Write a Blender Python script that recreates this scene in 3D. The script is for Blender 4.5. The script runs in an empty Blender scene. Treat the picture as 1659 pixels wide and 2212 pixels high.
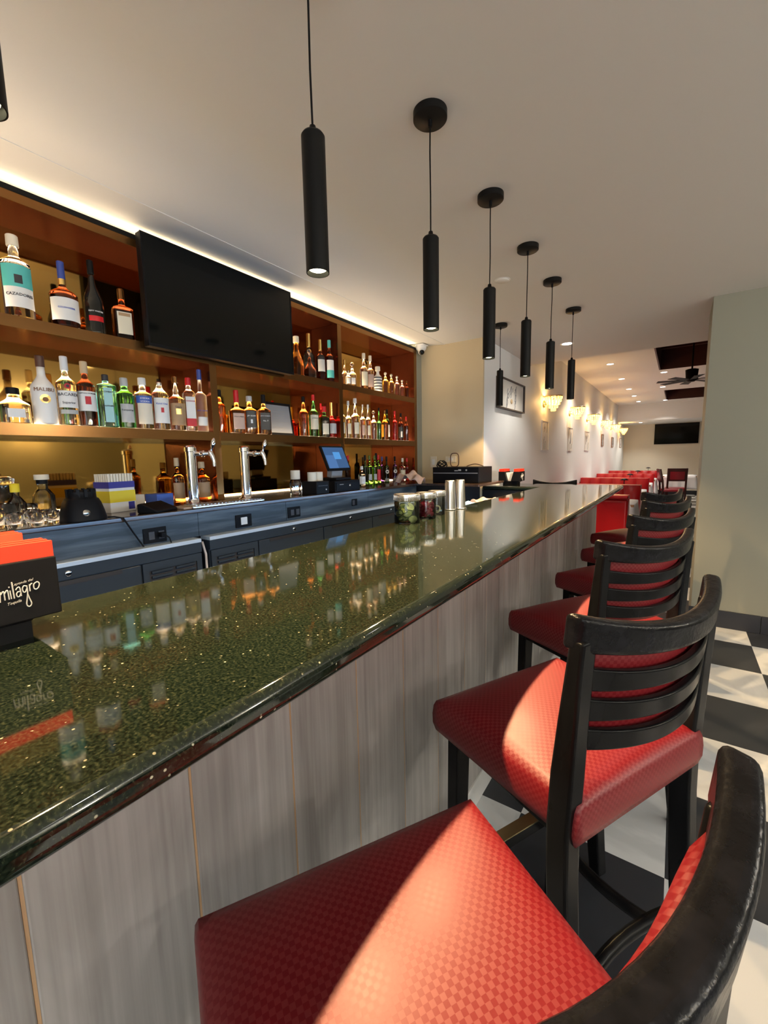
import bpy, bmesh, math, random
from mathutils import Vector, Matrix
random.seed(7)
D=bpy.data; SC=bpy.context.scene; COL=SC.collection
pi=math.pi; R=math.radians

# ------------------------------------------------------------------ materials
def mat(name, base=(.8,.8,.8), rough=.5, metal=0, spec=.5, trans=0, ior=1.45, emit=None, es=0, coat=0, noise=None, bump=None, aniso=None):
    m=D.materials.new(name); m.use_nodes=True; nt=m.node_tree; b=nt.nodes['Principled BSDF']
    b.inputs['Base Color'].default_value=(*base,1); b.inputs['Roughness'].default_value=rough
    b.inputs['Metallic'].default_value=metal; b.inputs['Specular IOR Level'].default_value=spec
    b.inputs['Transmission Weight'].default_value=trans; b.inputs['IOR'].default_value=ior
    b.inputs['Coat Weight'].default_value=coat; b.inputs['Coat Roughness'].default_value=.05
    if emit: b.inputs['Emission Color'].default_value=(*emit,1); b.inputs['Emission Strength'].default_value=es
    L=nt.links
    def coords(scale):
        tc=nt.nodes.new('ShaderNodeTexCoord'); mp=nt.nodes.new('ShaderNodeMapping')
        mp.inputs['Scale'].default_value=scale if isinstance(scale,tuple) else (scale,)*3
        L.new(tc.outputs['Object'],mp.inputs['Vector']); return mp.outputs['Vector']
    if noise:
        sc,c2,lo,hi=noise[:4]; det=noise[4] if len(noise)>4 else 4
        n=nt.nodes.new('ShaderNodeTexNoise'); n.inputs['Scale'].default_value=1; n.inputs['Detail'].default_value=det
        L.new(coords(sc),n.inputs['Vector'])
        r=nt.nodes.new('ShaderNodeValToRGB'); r.color_ramp.elements[0].position=lo; r.color_ramp.elements[1].position=hi
        r.color_ramp.elements[0].color=(*base,1); r.color_ramp.elements[1].color=(*c2,1)
        L.new(n.outputs['Fac'],r.inputs['Fac']); L.new(r.outputs['Color'],b.inputs['Base Color'])
    if bump:
        sc,st,di=bump
        n=nt.nodes.new('ShaderNodeTexNoise'); n.inputs['Scale'].default_value=1; n.inputs['Detail'].default_value=3
        L.new(coords(sc),n.inputs['Vector'])
        bp=nt.nodes.new('ShaderNodeBump'); bp.inputs['Strength'].default_value=st; bp.inputs['Distance'].default_value=di
        L.new(n.outputs['Fac'],bp.inputs['Height']); L.new(bp.outputs['Normal'],b.inputs['Normal'])
    return m
M={}
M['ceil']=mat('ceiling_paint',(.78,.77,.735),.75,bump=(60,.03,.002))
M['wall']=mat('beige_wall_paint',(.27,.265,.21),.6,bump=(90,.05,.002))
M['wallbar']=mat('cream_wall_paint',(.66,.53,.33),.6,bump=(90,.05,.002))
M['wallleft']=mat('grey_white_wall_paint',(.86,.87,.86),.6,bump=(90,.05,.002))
M['wallfar']=mat('far_wall_paint',(.80,.74,.62),.6)
M['black_tile']=mat('black_tile',(.022,.022,.026),.3)
M['blackwood']=mat('black_lacquered_wood',(.0045,.0045,.005),.24,spec=.13,noise=((14,14,3),(.010,.0105,.011),.45,.8),bump=((60,60,14),.12,.002))
M['blackworn']=mat('black_worn_rail',(.005,.005,.006),.24,spec=.18,noise=(35,(.011,.011,.014),.45,.75),bump=(120,.3,.003))
M['black']=mat('black_plastic',(.007,.007,.008),.42,spec=.12)
M['blackmatte']=mat('black_matte_metal',(.007,.007,.007),.45,spec=.14)
M['screen']=mat('tv_screen',(.004,.0045,.004),.07,spec=.32)
M['chrome']=mat('chrome',(.82,.83,.86),.09,metal=1)
M['steel']=mat('brushed_steel',(.68,.68,.66),.24,metal=1)
M['brass']=mat('brass',(.66,.52,.26),.25,metal=1)
M['gold']=mat('gold_foil',(.85,.6,.2),.28,metal=1)
M['white']=mat('white_plastic',(.8,.8,.78),.35)
M['paper']=mat('white_paper',(.86,.85,.82),.7)
M['cream']=mat('cream_paper',(.78,.70,.55),.6)
M['cloth_white']=mat('white_tablecloth',(.86,.86,.88),.8)
M['red_booth']=mat('red_booth_vinyl',(.50,.012,.018),.28,noise=(3,(.42,.01,.014),.3,.7))
M['red_flat']=mat('red_napkin_paper',(.95,.035,.01),.65)
M['redcap']=mat('red_wax',(.65,.015,.02),.4)
M['blue']=mat('blue_plastic',(.05,.11,.42),.4)
M['bluecap']=mat('blue_cap',(.04,.07,.30),.35)
M['teal']=mat('teal_print',(.10,.50,.45),.5)
M['yellow']=mat('yellow_print',(.82,.62,.03),.5)
M['navy']=mat('navy_print',(.04,.04,.26),.5)
M['grey']=mat('grey_plastic',(.25,.25,.26),.45)
M['darkgrey']=mat('dark_grey_plastic',(.05,.05,.055),.4)
M['brown']=mat('brown_cork',(.42,.25,.12),.6)
M['tan']=mat('tan_cap',(.60,.45,.27),.5)
M['copper']=mat('copper_laminate',(.25,.125,.040),.22,metal=.85,noise=((2,.6,2),(.20,.09,.028),.3,.7))
M['copper_dark']=mat('dark_copper_laminate',(.135,.030,.012),.2,metal=.7)
M['mirror']=mat('bronze_mirror',(.50,.29,.075),.055,metal=1)
M['counter']=mat('dark_brown_stone_counter',(.035,.022,.016),.12,noise=((14,3,14),(.10,.06,.04),.4,.75))
M['fascia']=mat('dark_blue_grey_wood_laminate',(.028,.040,.052),.34,noise=((30,2.2,30),(.115,.145,.17),.45,.72,6))
M['cooler']=mat('cooler_black_steel',(.014,.021,.030),.4,spec=.3)
M['cooler_trim']=mat('cooler_steel_trim',(.40,.50,.60),.4,metal=.3)
M['hollow']=mat('dark_recess',(.006,.006,.007),.6)
M['coffer']=mat('dark_coffer_wood',(.045,.012,.010),.5,noise=((1,9,3),(.075,.022,.018),.35,.75))
M['rag']=mat('beige_rag_cloth',(.42,.31,.26),.9,noise=(40,(.34,.24,.20),.3,.7))
M['cuke_skin']=mat('cucumber_skin',(.06,.11,.015),.35)
M['cuke']=mat('cucumber_flesh',(.74,.78,.32),.4,noise=(120,(.60,.66,.20),.4,.7))
M['cherry']=mat('cherry',(.28,.006,.025),.15)
M['lemon']=mat('lemon_peel',(.8,.75,.45),.5)
M['skin_wood']=mat('pale_board',(.55,.40,.28),.5,noise=((3,40,40),(.45,.31,.2),.4,.7))
M['mullion']=mat('added_window_paint',(.12,.12,.12),.4)

def floor_mat():
    m=D.materials.new('checker_floor_tiles'); m.use_nodes=True; nt=m.node_tree; b=nt.nodes['Principled BSDF']; L=nt.links
    tc=nt.nodes.new('ShaderNodeTexCoord'); mp=nt.nodes.new('ShaderNodeMapping')
    T=.457
    mp.inputs['Location'].default_value=(-.495/T+100,-3.764/T+100,.5); mp.inputs['Scale'].default_value=(1/T,1/T,0)
    ck=nt.nodes.new('ShaderNodeTexChecker'); ck.inputs['Scale'].default_value=1
    L.new(tc.outputs['Object'],mp.inputs['Vector']); L.new(mp.outputs['Vector'],ck.inputs['Vector'])
    n=nt.nodes.new('ShaderNodeTexNoise'); n.inputs['Scale'].default_value=1.6; n.inputs['Detail'].default_value=5; n.inputs['Distortion'].default_value=1.8
    L.new(tc.outputs['Object'],n.inputs['Vector'])
    r1=nt.nodes.new('ShaderNodeValToRGB'); r1.color_ramp.elements[0].position=.42; r1.color_ramp.elements[1].position=.5
    r1.color_ramp.elements[0].color=(.54,.555,.56,1); r1.color_ramp.elements[1].color=(.68,.69,.69,1)
    r2=nt.nodes.new('ShaderNodeValToRGB'); r2.color_ramp.elements[0].color=(.020,.022,.027,1); r2.color_ramp.elements[1].color=(.034,.037,.044,1)
    L.new(n.outputs['Fac'],r1.inputs['Fac']); L.new(n.outputs['Fac'],r2.inputs['Fac'])
    L.new(r1.outputs['Color'],ck.inputs['Color1']); L.new(r2.outputs['Color'],ck.inputs['Color2'])
    L.new(ck.outputs['Color'],b.inputs['Base Color']); b.inputs['Roughness'].default_value=.32
    return m
M['floor']=floor_mat()

def granite_mat():
    m=D.materials.new('dark_green_granite'); m.use_nodes=True; nt=m.node_tree; b=nt.nodes['Principled BSDF']; L=nt.links
    tc=nt.nodes.new('ShaderNodeTexCoord')
    def noise(sc,det,dist=0):
        n=nt.nodes.new('ShaderNodeTexNoise'); n.inputs['Scale'].default_value=sc; n.inputs['Detail'].default_value=det; n.inputs['Distortion'].default_value=dist
        L.new(tc.outputs['Object'],n.inputs['Vector']); return n.outputs['Fac']
    def ramp(fac,stops):
        r=nt.nodes.new('ShaderNodeValToRGB'); e=r.color_ramp.elements
        while len(e)<len(stops): e.new(.5)
        for i,(p,c) in enumerate(stops): e[i].position=p; e[i].color=(*c,1)
        L.new(fac,r.inputs['Fac']); return r.outputs['Color']
    base=ramp(noise(270,5,.4),[(.32,(.002,.004,.0025)),(.47,(.006,.010,.0065)),(.58,(.013,.019,.011)),(.74,(.036,.040,.022))])
    v=nt.nodes.new('ShaderNodeTexVoronoi'); v.inputs['Scale'].default_value=230; L.new(tc.outputs['Object'],v.inputs['Vector'])
    sp=ramp(v.outputs['Color'],[(.0,(0,0,0)),(.88,(0,0,0)),(.95,(1,1,1))])
    mask=ramp(v.outputs['Distance'],[(.0,(1,1,1)),(.28,(1,1,1)),(.42,(0,0,0))])
    mm=nt.nodes.new('ShaderNodeMath'); mm.operation='MULTIPLY'; L.new(sp,mm.inputs[0]); L.new(mask,mm.inputs[1])
    mx=nt.nodes.new('ShaderNodeMix'); mx.data_type='RGBA'; L.new(mm.outputs[0],mx.inputs['Factor']); L.new(base,mx.inputs['A'])
    mx.inputs['B'].default_value=(.50,.47,.33,1); L.new(mx.outputs['Result'],b.inputs['Base Color'])
    b.inputs['Roughness'].default_value=.055; b.inputs['Specular IOR Level'].default_value=.62
    return m
M['granite']=granite_mat()

def plank_mat():
    m=D.materials.new('weathered_grey_plank'); m.use_nodes=True; nt=m.node_tree; b=nt.nodes['Principled BSDF']; L=nt.links
    tc=nt.nodes.new('ShaderNodeTexCoord'); oi=nt.nodes.new('ShaderNodeObjectInfo')
    add=nt.nodes.new('ShaderNodeVectorMath'); add.operation='ADD'
    mul=nt.nodes.new('ShaderNodeVectorMath'); mul.operation='SCALE'; mul.inputs['Scale'].default_value=40
    L.new(oi.outputs['Random'],mul.inputs[0]); L.new(tc.outputs['Object'],add.inputs[0]); L.new(mul.outputs['Vector'],add.inputs[1])
    def n(scale,det,dist):
        mp=nt.nodes.new('ShaderNodeMapping'); mp.inputs['Scale'].default_value=scale; L.new(add.outputs['Vector'],mp.inputs['Vector'])
        t=nt.nodes.new('ShaderNodeTexNoise'); t.inputs['Scale'].default_value=1; t.inputs['Detail'].default_value=det; t.inputs['Distortion'].default_value=dist
        L.new(mp.outputs['Vector'],t.inputs['Vector']); return t.outputs['Fac']
    r=nt.nodes.new('ShaderNodeValToRGB'); e=r.color_ramp.elements
    e[0].position=.30; e[0].color=(.235,.215,.20,1); e[1].position=.72; e[1].color=(.52,.50,.475,1)
    x=e.new(.5); x.color=(.37,.35,.33,1)
    mxf=nt.nodes.new('ShaderNodeMix'); mxf.data_type='FLOAT'; mxf.inputs['Factor'].default_value=.5
    L.new(n((9,9,2.4),5,.8),mxf.inputs['A']); L.new(n((70,70,1.6),4,.2),mxf.inputs['B'])
    L.new(mxf.outputs['Result'],r.inputs['Fac']); L.new(r.outputs['Color'],b.inputs['Base Color'])
    b.inputs['Roughness'].default_value=.48
    bp=nt.nodes.new('ShaderNodeBump'); bp.inputs['Strength'].default_value=.15; bp.inputs['Distance'].default_value=.002
    L.new(mxf.outputs['Result'],bp.inputs['Height']); L.new(bp.outputs['Normal'],b.inputs['Normal'])
    return m
M['plank']=plank_mat()
M['rawwood']=mat('raw_wood_edge',(.55,.36,.2),.6)

def vinyl_mat():
    m=D.materials.new('red_checker_vinyl'); m.use_nodes=True; nt=m.node_tree; b=nt.nodes['Principled BSDF']; L=nt.links
    tc=nt.nodes.new('ShaderNodeTexCoord'); mp=nt.nodes.new('ShaderNodeMapping'); mp.inputs['Scale'].default_value=(150,150,150); mp.inputs['Location'].default_value=(500.3,500.3,.5)
    uv=nt.nodes.new('ShaderNodeUVMap'); L.new(uv.outputs['UV'],mp.inputs['Vector'])
    ck=nt.nodes.new('ShaderNodeTexChecker'); ck.inputs['Scale'].default_value=1; L.new(mp.outputs['Vector'],ck.inputs['Vector'])
    ck.inputs['Color1'].default_value=(.185,.009,.012,1); ck.inputs['Color2'].default_value=(.160,.006,.010,1)
    L.new(ck.outputs['Color'],b.inputs['Base Color'])
    mr=nt.nodes.new('ShaderNodeMapRange'); mr.inputs['To Min'].default_value=.37; mr.inputs['To Max'].default_value=.47; L.new(ck.outputs['Fac'],mr.inputs['Value']); L.new(mr.outputs['Result'],b.inputs['Roughness'])
    ms=nt.nodes.new('ShaderNodeMapRange'); ms.inputs['To Min'].default_value=.36; ms.inputs['To Max'].default_value=.60; L.new(ck.outputs['Fac'],ms.inputs['Value']); L.new(ms.outputs['Result'],b.inputs['Specular IOR Level'])
    bp=nt.nodes.new('ShaderNodeBump'); bp.inputs['Strength'].default_value=.22; bp.inputs['Distance'].default_value=.0012
    L.new(ck.outputs['Fac'],bp.inputs['Height']); L.new(bp.outputs['Normal'],b.inputs['Normal'])
    return m
M['vinyl']=vinyl_mat()

def emit(name,c,s):
    m=D.materials.new(name); m.use_nodes=True; nt=m.node_tree; nt.nodes.clear()
    e=nt.nodes.new('ShaderNodeEmission'); e.inputs['Color'].default_value=(*c,1); e.inputs['Strength'].default_value=s
    o=nt.nodes.new('ShaderNodeOutputMaterial'); nt.links.new(e.outputs[0],o.inputs[0]); return m
M['led_warm']=emit('warm_led',(1,.74,.46),10)
M['led_cove']=emit('cove_led',(1,.80,.52),14)
M['led_blue']=emit('cool_led',(.34,.60,1),60)
M['lamp_glow']=emit('pendant_lamp_glow',(1,.9,.55),9)
M['down_glow']=emit('downlight_glow',(1,.96,.9),14)
M['screen_blue']=emit('pos_screen_blue',(.055,.12,.26),1)
M['screen_cyan']=emit('pos_screen_cyan',(.10,.33,.72),1)
M['screen_mid']=emit('pos_screen_mid',(.085,.19,.42),1)

def glass(name,c,rough=.0,dens=1):
    m=D.materials.new(name); m.use_nodes=True; b=m.node_tree.nodes['Principled BSDF']
    b.inputs['Base Color'].default_value=(*c,1); b.inputs['Roughness'].default_value=rough
    b.inputs['Transmission Weight'].default_value=1; b.inputs['IOR'].default_value=1.42; return m
G={'clear':glass('clear_glass',(.97,.97,.95)),'amber':glass('amber_spirit',(.72,.28,.06)),'whisky':glass('whisky_spirit',(.78,.36,.10)),
 'dark':glass('dark_brown_spirit',(.16,.04,.015)),'green':glass('green_glass',(.10,.50,.13)),'lime':glass('lime_green_glass',(.30,.75,.08)),
 'aqua':glass('aqua_glass',(.22,.74,.82)),'orange':glass('orange_liqueur',(.95,.34,.04)),'red':glass('red_liqueur',(.75,.04,.04)),
 'yellow':glass('yellow_tequila',(.90,.68,.22)),'olive':glass('dark_green_glass',(.03,.075,.02)),'violet':glass('violet_liqueur',(.16,.07,.35)),
 'rose':glass('pale_rose_spirit',(.93,.76,.66)),'frost':glass('frosted_glass',(.93,.92,.9),.35)}
M['milk']=mat('white_coated_glass',(.85,.82,.76),.3)
M['black_glass']=mat('black_glass',(.012,.012,.010),.08,spec=.6)
M['jar_glass']=D.materials.new('thin_jar_glass'); M['jar_glass'].use_nodes=True
def thin(m,c=(1,1,1),f=.12):
    nt=m.node_tree; nt.nodes.clear(); o=nt.nodes.new('ShaderNodeOutputMaterial')
    t=nt.nodes.new('ShaderNodeBsdfTransparent'); t.inputs[0].default_value=(*c,1)
    g=nt.nodes.new('ShaderNodeBsdfGlossy'); g.inputs['Roughness'].default_value=.04
    fr=nt.nodes.new('ShaderNodeLayerWeight'); fr.inputs['Blend'].default_value=.35
    mx=nt.nodes.new('ShaderNodeMixShader'); nt.links.new(fr.outputs['Fresnel'],mx.inputs[0]); nt.links.new(t.outputs[0],mx.inputs[1]); nt.links.new(g.outputs[0],mx.inputs[2])
    nt.links.new(mx.outputs[0],o.inputs[0])
thin(M['jar_glass'],(.96,.98,.96))
M['sconce_glass']=mat('amber_crystal',(.9,.6,.2),.2,emit=(1,.55,.13),es=3.2)

# ------------------------------------------------------------------ mesh builder
class MB:
    def __init__(s): s.v=[]; s.f=[]; s.sm=[]; s.mi=[]; s.uv=None
    def add(s,vs,fs,smooth=False,mi=0):
        o=len(s.v); s.v+= [tuple(v) for v in vs]
        for f in fs: s.f.append(tuple(i+o for i in f)); s.sm.append(smooth); s.mi.append(mi)
        return s
    def box(s,x0,x1,y0,y1,z0,z1,M4=None,mi=0):
        vs=[Vector((x,y,z)) for x in(x0,x1) for y in(y0,y1) for z in(z0,z1)]
        if M4: vs=[M4@v for v in vs]
        return s.add(vs,[(0,1,3,2),(4,6,7,5),(0,4,5,1),(2,3,7,6),(0,2,6,4),(1,5,7,3)],mi=mi)
    def prism(s,poly,y0,y1,axis='y',mi=0,smooth=False):
        # poly in the two other axes (x,z for y ; y,z for x ; x,y for z)
        n=len(poly)
        def P(a,b,t): return {'y':(a,t,b),'x':(t,a,b),'z':(a,b,t)}[axis]
        vs=[P(a,b,y0) for a,b in poly]+[P(a,b,y1) for a,b in poly]
        s.add(vs,[tuple(range(n))[::-1],tuple(range(n,2*n))],mi=mi)
        s.add(vs,[(i,(i+1)%n,n+(i+1)%n,n+i) for i in range(n)],smooth=smooth,mi=mi); return s
    def lathe(s,prof,n=32,c=(0,0,0),e=2,cap0=True,cap1=True,smooth=True,mi=0,sx=1,sy=1,rot=0):
        # prof list of (r,z); repeated points make a sharp edge; e = superellipse exponent of the cross-section
        def pt(r,z,k):
            a=2*pi*k/n; ca,sa=math.cos(a),math.sin(a)
            q=(abs(ca)**e+abs(sa)**e)**(-1/e) if e!=2 else 1
            x,y=r*q*ca*sx,r*q*sa*sy
            if rot: x,y=x*math.cos(rot)-y*math.sin(rot),x*math.sin(rot)+y*math.cos(rot)
            return (c[0]+x,c[1]+y,c[2]+z)
        rings=[[pt(r,z,k) for k in range(n)] for r,z in prof]
        vs=[p for rg in rings for p in rg]; fs=[]
        for i in range(len(prof)-1):
            if prof[i]==prof[i+1]: continue
            for k in range(n): fs.append((i*n+k,i*n+(k+1)%n,(i+1)*n+(k+1)%n,(i+1)*n+k))
        s.add(vs,fs,smooth,mi)
        if cap0 and prof[0][0]>1e-6: s.add(rings[0],[tuple(range(n))[::-1]],mi=mi)
        if cap1 and prof[-1][0]>1e-6: s.add(rings[-1],[tuple(range(n))],mi=mi)
        return s
    def cyl(s,r,z0,z1,n=32,c=(0,0,0),mi=0,bev=0):
        p=[(r,z0),(r,z1)] if not bev else [(r-bev,z0),(r,z0+bev),(r,z0+bev),(r,z1-bev),(r,z1-bev),(r-bev,z1)]
        return s.lathe(p,n,c,mi=mi)
    def tube(s,path,r,n=10,caps=True,mi=0,flat=1.0,closed=False):
        P=[Vector(p) for p in path]; m=len(P); vs=[]; up=Vector((0,0,1)); prev=None
        for i,p in enumerate(P):
            if closed: t=(P[(i+1)%m]-P[i-1]).normalized()
            else: t=(P[min(i+1,m-1)]-P[max(i-1,0)]).normalized()
            a=t.cross(up) if prev is None else prev-t*prev.dot(t)
            if a.length<1e-4: a=t.cross(Vector((1,0,0)))
            a.normalize(); prev=a; b=t.cross(a)
            rr=r[i] if isinstance(r,(list,tuple)) else r
            vs+=[p+a*rr*math.cos(2*pi*k/n)+b*rr*flat*math.sin(2*pi*k/n) for k in range(n)]
        fs=[(i*n+k,i*n+(k+1)%n,((i+1)%m)*n+(k+1)%n,((i+1)%m)*n+k) for i in range(m if closed else m-1) for k in range(n)]
        s.add(vs,fs,True,mi)
        if caps and not closed: s.add(vs[:n],[tuple(range(n))[::-1]],mi=mi); s.add(vs[-n:],[tuple(range(n))],mi=mi)
        return s
    def grid(s,fn,nu,nv,smooth=True,mi=0,wrap=False):
        vs=[fn(i/nu,j/nv) for i in range(nu+1) for j in range(nv+1)]; w=nv+1
        s.add(vs,[(i*w+j,(i+1)*w+j,(i+1)*w+j+1,i*w+j+1) for i in range(nu) for j in range(nv)],smooth,mi); return s
    def slab(s,fn,nu,nv,thick,smooth=True,mi=0):
        # closed sheet: fn(u,v)->point, thick(point)->offset point
        A=[Vector(fn(i/nu,j/nv)) for i in range(nu+1) for j in range(nv+1)]; w=nv+1
        B=[Vector(thick(i/nu,j/nv)) for i in range(nu+1) for j in range(nv+1)]
        s.add(A,[(i*w+j,i*w+j+1,(i+1)*w+j+1,(i+1)*w+j) for i in range(nu) for j in range(nv)],smooth,mi)
        s.add(B,[(i*w+j,(i+1)*w+j,(i+1)*w+j+1,i*w+j+1) for i in range(nu) for j in range(nv)],smooth,mi)
        def rim(idx):
            for a,b in zip(idx,idx[1:]): s.add([A[a],A[b],B[b],B[a]],[(0,3,2,1)],False,mi)
        rim([i*w for i in range(nu+1)]); rim([i*w+nv for i in range(nu+1)][::-1]); rim([j for j in range(w)][::-1]); rim([nu*w+j for j in range(w)])
        return s
    def build(s,name,mats,parent=None,loc=(0,0,0),rot=(0,0,0),bevel=0,bseg=2,subsurf=0,merge=False):
        me=D.meshes.new(name); me.from_pydata(s.v,[],s.f)
        if not isinstance(mats,(list,tuple)): mats=[mats]
        for m in mats: me.materials.append(M[m] if isinstance(m,str) else m)
        me.polygons.foreach_set('use_smooth',s.sm); me.polygons.foreach_set('material_index',s.mi)
        bm=bmesh.new(); bm.from_mesh(me)
        if merge or bevel or subsurf: bmesh.ops.remove_doubles(bm,verts=bm.verts,dist=1e-5)
        bmesh.ops.recalc_face_normals(bm,faces=bm.faces); bm.to_mesh(me); bm.free(); me.update()
        o=D.objects.new(name,me); COL.objects.link(o); o.location=loc; o.rotation_euler=rot
        if parent: o.parent=parent
        if bevel:
            b=o.modifiers.new('bevel','BEVEL'); b.width=bevel; b.segments=bseg; b.limit_method='ANGLE'; b.angle_limit=R(40)
            if bseg>2:
                for p in me.polygons: p.use_smooth=True
                try: me.set_sharp_from_angle(angle=R(35))
                except Exception: pass
        if subsurf:
            b=o.modifiers.new('subsurf','SUBSURF'); b.levels=subsurf; b.render_levels=subsurf
        return o

def tag(o,label=None,cat=None,group=None,kind=None):
    if label: o['label']=label
    if cat: o['category']=cat
    if group: o['group']=group
    if kind: o['kind']=kind
    return o
def thing(name,label,cat,loc=(0,0,0),rz=0,group=None):
    o=D.objects.new(name,None); COL.objects.link(o); o.location=loc; o.rotation_euler=(0,0,rz); o.empty_display_size=.05
    return tag(o,label,cat,group)
def copy_tree(o,parent=None):
    c=o.copy(); COL.objects.link(c)
    if parent: c.parent=parent
    for ch in [x for x in D.objects if x.parent==o]: copy_tree(ch,c)
    return c
def struct(name,mb,m,**k):
    o=mb.build(name,m,**k); o['kind']='structure'; return o
def spot(name,loc,power,ang,color,blend=.25,r=.02,rot=(0,0,0)):
    l=D.lights.new(name,'SPOT'); l.energy=power; l.spot_size=R(ang); l.spot_blend=blend; l.color=color; l.shadow_soft_size=r
    o=D.objects.new(name,l); COL.objects.link(o); o.location=loc; o.rotation_euler=rot; return o

def text_geo(txt,size,extr=.0006,align='CENTER',shear=0,sx=1.0):
    cu=D.curves.new('lettering','FONT'); cu.body=txt; cu.size=size; cu.extrude=extr; cu.align_x=align; cu.align_y='CENTER'; cu.shear=shear; cu.resolution_u=2
    o=D.objects.new('lettering_tmp',cu); COL.objects.link(o)
    dg=bpy.context.evaluated_depsgraph_get(); dg.update()
    me=D.meshes.new_from_object(o.evaluated_get(dg)); 
    vs=[(v.co.x*sx,v.co.y,v.co.z) for v in me.vertices]; fs=[tuple(p.vertices) for p in me.polygons]
    D.objects.remove(o); D.meshes.remove(me); D.curves.remove(cu); return vs,fs

# ------------------------------------------------------------------ constants of the place
CZ=2.486; ZF=2.82; BT=1.07; CT=1.125; S2=1.965; S3=1.53; UX=-2.27; UB=-2.55

# ------------------------------------------------------------------ room shell
struct('floor',MB().box(-2.75,4.1,-4.1,17.3,-.1,0),'floor')
struct('ceiling',MB().box(-1.995,4.1,-4.1,5.58,CZ,2.95),'ceil')
b=MB().prism([(-1.9955,2.4835),(-1.9955,2.60),(-2.72,2.62),(-2.72,2.56)],-4.1,4.0); struct('ceiling_cove',b,'ceil')
# dining room ceiling with two dark coffers
b=MB(); zc=ZF
for (x0,x1,y0,y1) in [(-1.75,-.365,5.58,17.3),(1.7,4.1,5.58,17.3),(-.365,1.7,5.58,7.2),(-.365,1.7,9.15,12.1),(-.365,1.7,14.25,17.3)]: b.box(x0,x1,y0,y1,zc,zc+.5)
struct('ceiling_dining',b,'ceil')
for (y0,y1) in [(7.2,9.15),(12.1,14.25)]:
    b=MB().box(-.365,1.7,y0,y1,zc+.34,zc+.5).box(-.3649,-.345,y0,y1,zc+.0,zc+.34).box(1.68,1.6999,y0,y1,zc,zc+.34).box(-.345,1.68,y0+.0001,y0+.02,zc,zc+.34).box(-.345,1.68,y1-.02,y1-.0001,zc,zc+.34)
    for k in range(5): b.box(-.345,1.68,y0+.3+k*.34,y0+.36+k*.34,zc+.30,zc+.34)
    tag(struct('ceiling_coffer',b,'coffer'),'dark wood coffer sunk in the dining room ceiling','coffer')
struct('wall_bar',MB().box(-2.75,-2.58,-4.1,4.02,0,2.62),'wallbar')
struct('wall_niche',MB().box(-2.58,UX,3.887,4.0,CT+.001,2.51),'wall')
struct('wall_end',MB().box(-2.58,-1.59,4.0,4.03,0,2.62),'wallbar')
struct('wall_left',MB().box(-1.75,-1.59,4.03,17.3,0,3.3),'wallleft')
struct('wall_far',MB().box(-1.59,4.1,17.0,17.3,0,3.0),'wallfar')
struct('beam',MB().box(-1.59,4.1,14.9,17.0,2.335,ZF),'wallleft')
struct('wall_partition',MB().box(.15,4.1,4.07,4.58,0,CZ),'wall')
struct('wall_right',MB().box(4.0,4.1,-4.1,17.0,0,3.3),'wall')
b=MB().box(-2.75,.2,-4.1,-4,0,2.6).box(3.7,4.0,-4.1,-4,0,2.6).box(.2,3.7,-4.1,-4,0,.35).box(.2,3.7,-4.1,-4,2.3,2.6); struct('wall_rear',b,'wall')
b=MB()
for x in (.2,1.35,2.5,3.65): b.box(x,x+.05,-4.08,-4.02,.35,2.3)
for z in (.35,2.25): b.box(.25,3.65,-4.08,-4.02,z,z+.05)
w=struct('added_window',b,'mullion')  # invented opening behind the camera, added to let fill light in
# black tile baseboards
b=MB()
for k in range(9): b.box(.135+k*.4405,.135+k*.4405+.437,4.055,4.07,0,.135)
struct('baseboard_partition',b,'black_tile',bevel=.002)
struct('baseboard_far',MB().box(-1.59,4,16.985,17.0,0,.135),'black_tile')
struct('baseboard_left',MB().box(-1.59,-1.575,4.45,14.9,0,.135),'black_tile')

# ------------------------------------------------------------------ bar counter
bar=thing('bar_counter','long bar with polished dark green granite top on grey weathered planks','bar counter',(0,0,0))
poly=[(-1.04,-1.2),(-.40,-1.2),(-.40,4.45),(-1.585,4.45),(-1.585,3.985),(-1.04,3.985)]
MB().prism(poly,BT-.04,BT,'z').build('countertop','granite',bar,bevel=.016,bseg=5)
b=MB().box(-1.0,-.605,-1.15,4.2,0,BT-.041).box(-1.585,-1.0,4.0,4.2,0,BT-.041); b.build('body','hollow',bar)
PB=[-1.1+.2017*k for k in range(0,27)]
k0=.105
pl=[]
y=k0-.2017*6
while y<4.19:
    pl.append((y,min(y+.2017,4.2))); y+=.2017
for (a,c2) in pl: 
    MB().box(-.60,-.58,a+.002,c2-.002,.105,BT-.041).build('plank','plank',bar,bevel=.002)
MB().box(-.606,-.600,-1.15,4.2,.105,BT-.042).build('plank_backing','hollow',bar)
for (a,c2) in pl[1:]: MB().box(-.5995,-.5815,a-.0019,a+.0019,.105,BT-.042).build('seam_strip','rawwood',bar)
MB().box(-.604,-.575,-1.15,4.2,0,.105).build('kickboard','white',bar)
MB().box(-1.2,-.605,4.2,4.215,.0,BT-.041).build('end_panel','plank',bar)
MB().box(-1.035,-1.006,-1.15,3.9,BT-.052,BT-.041).build('led_channel','led_blue',bar)

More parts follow.
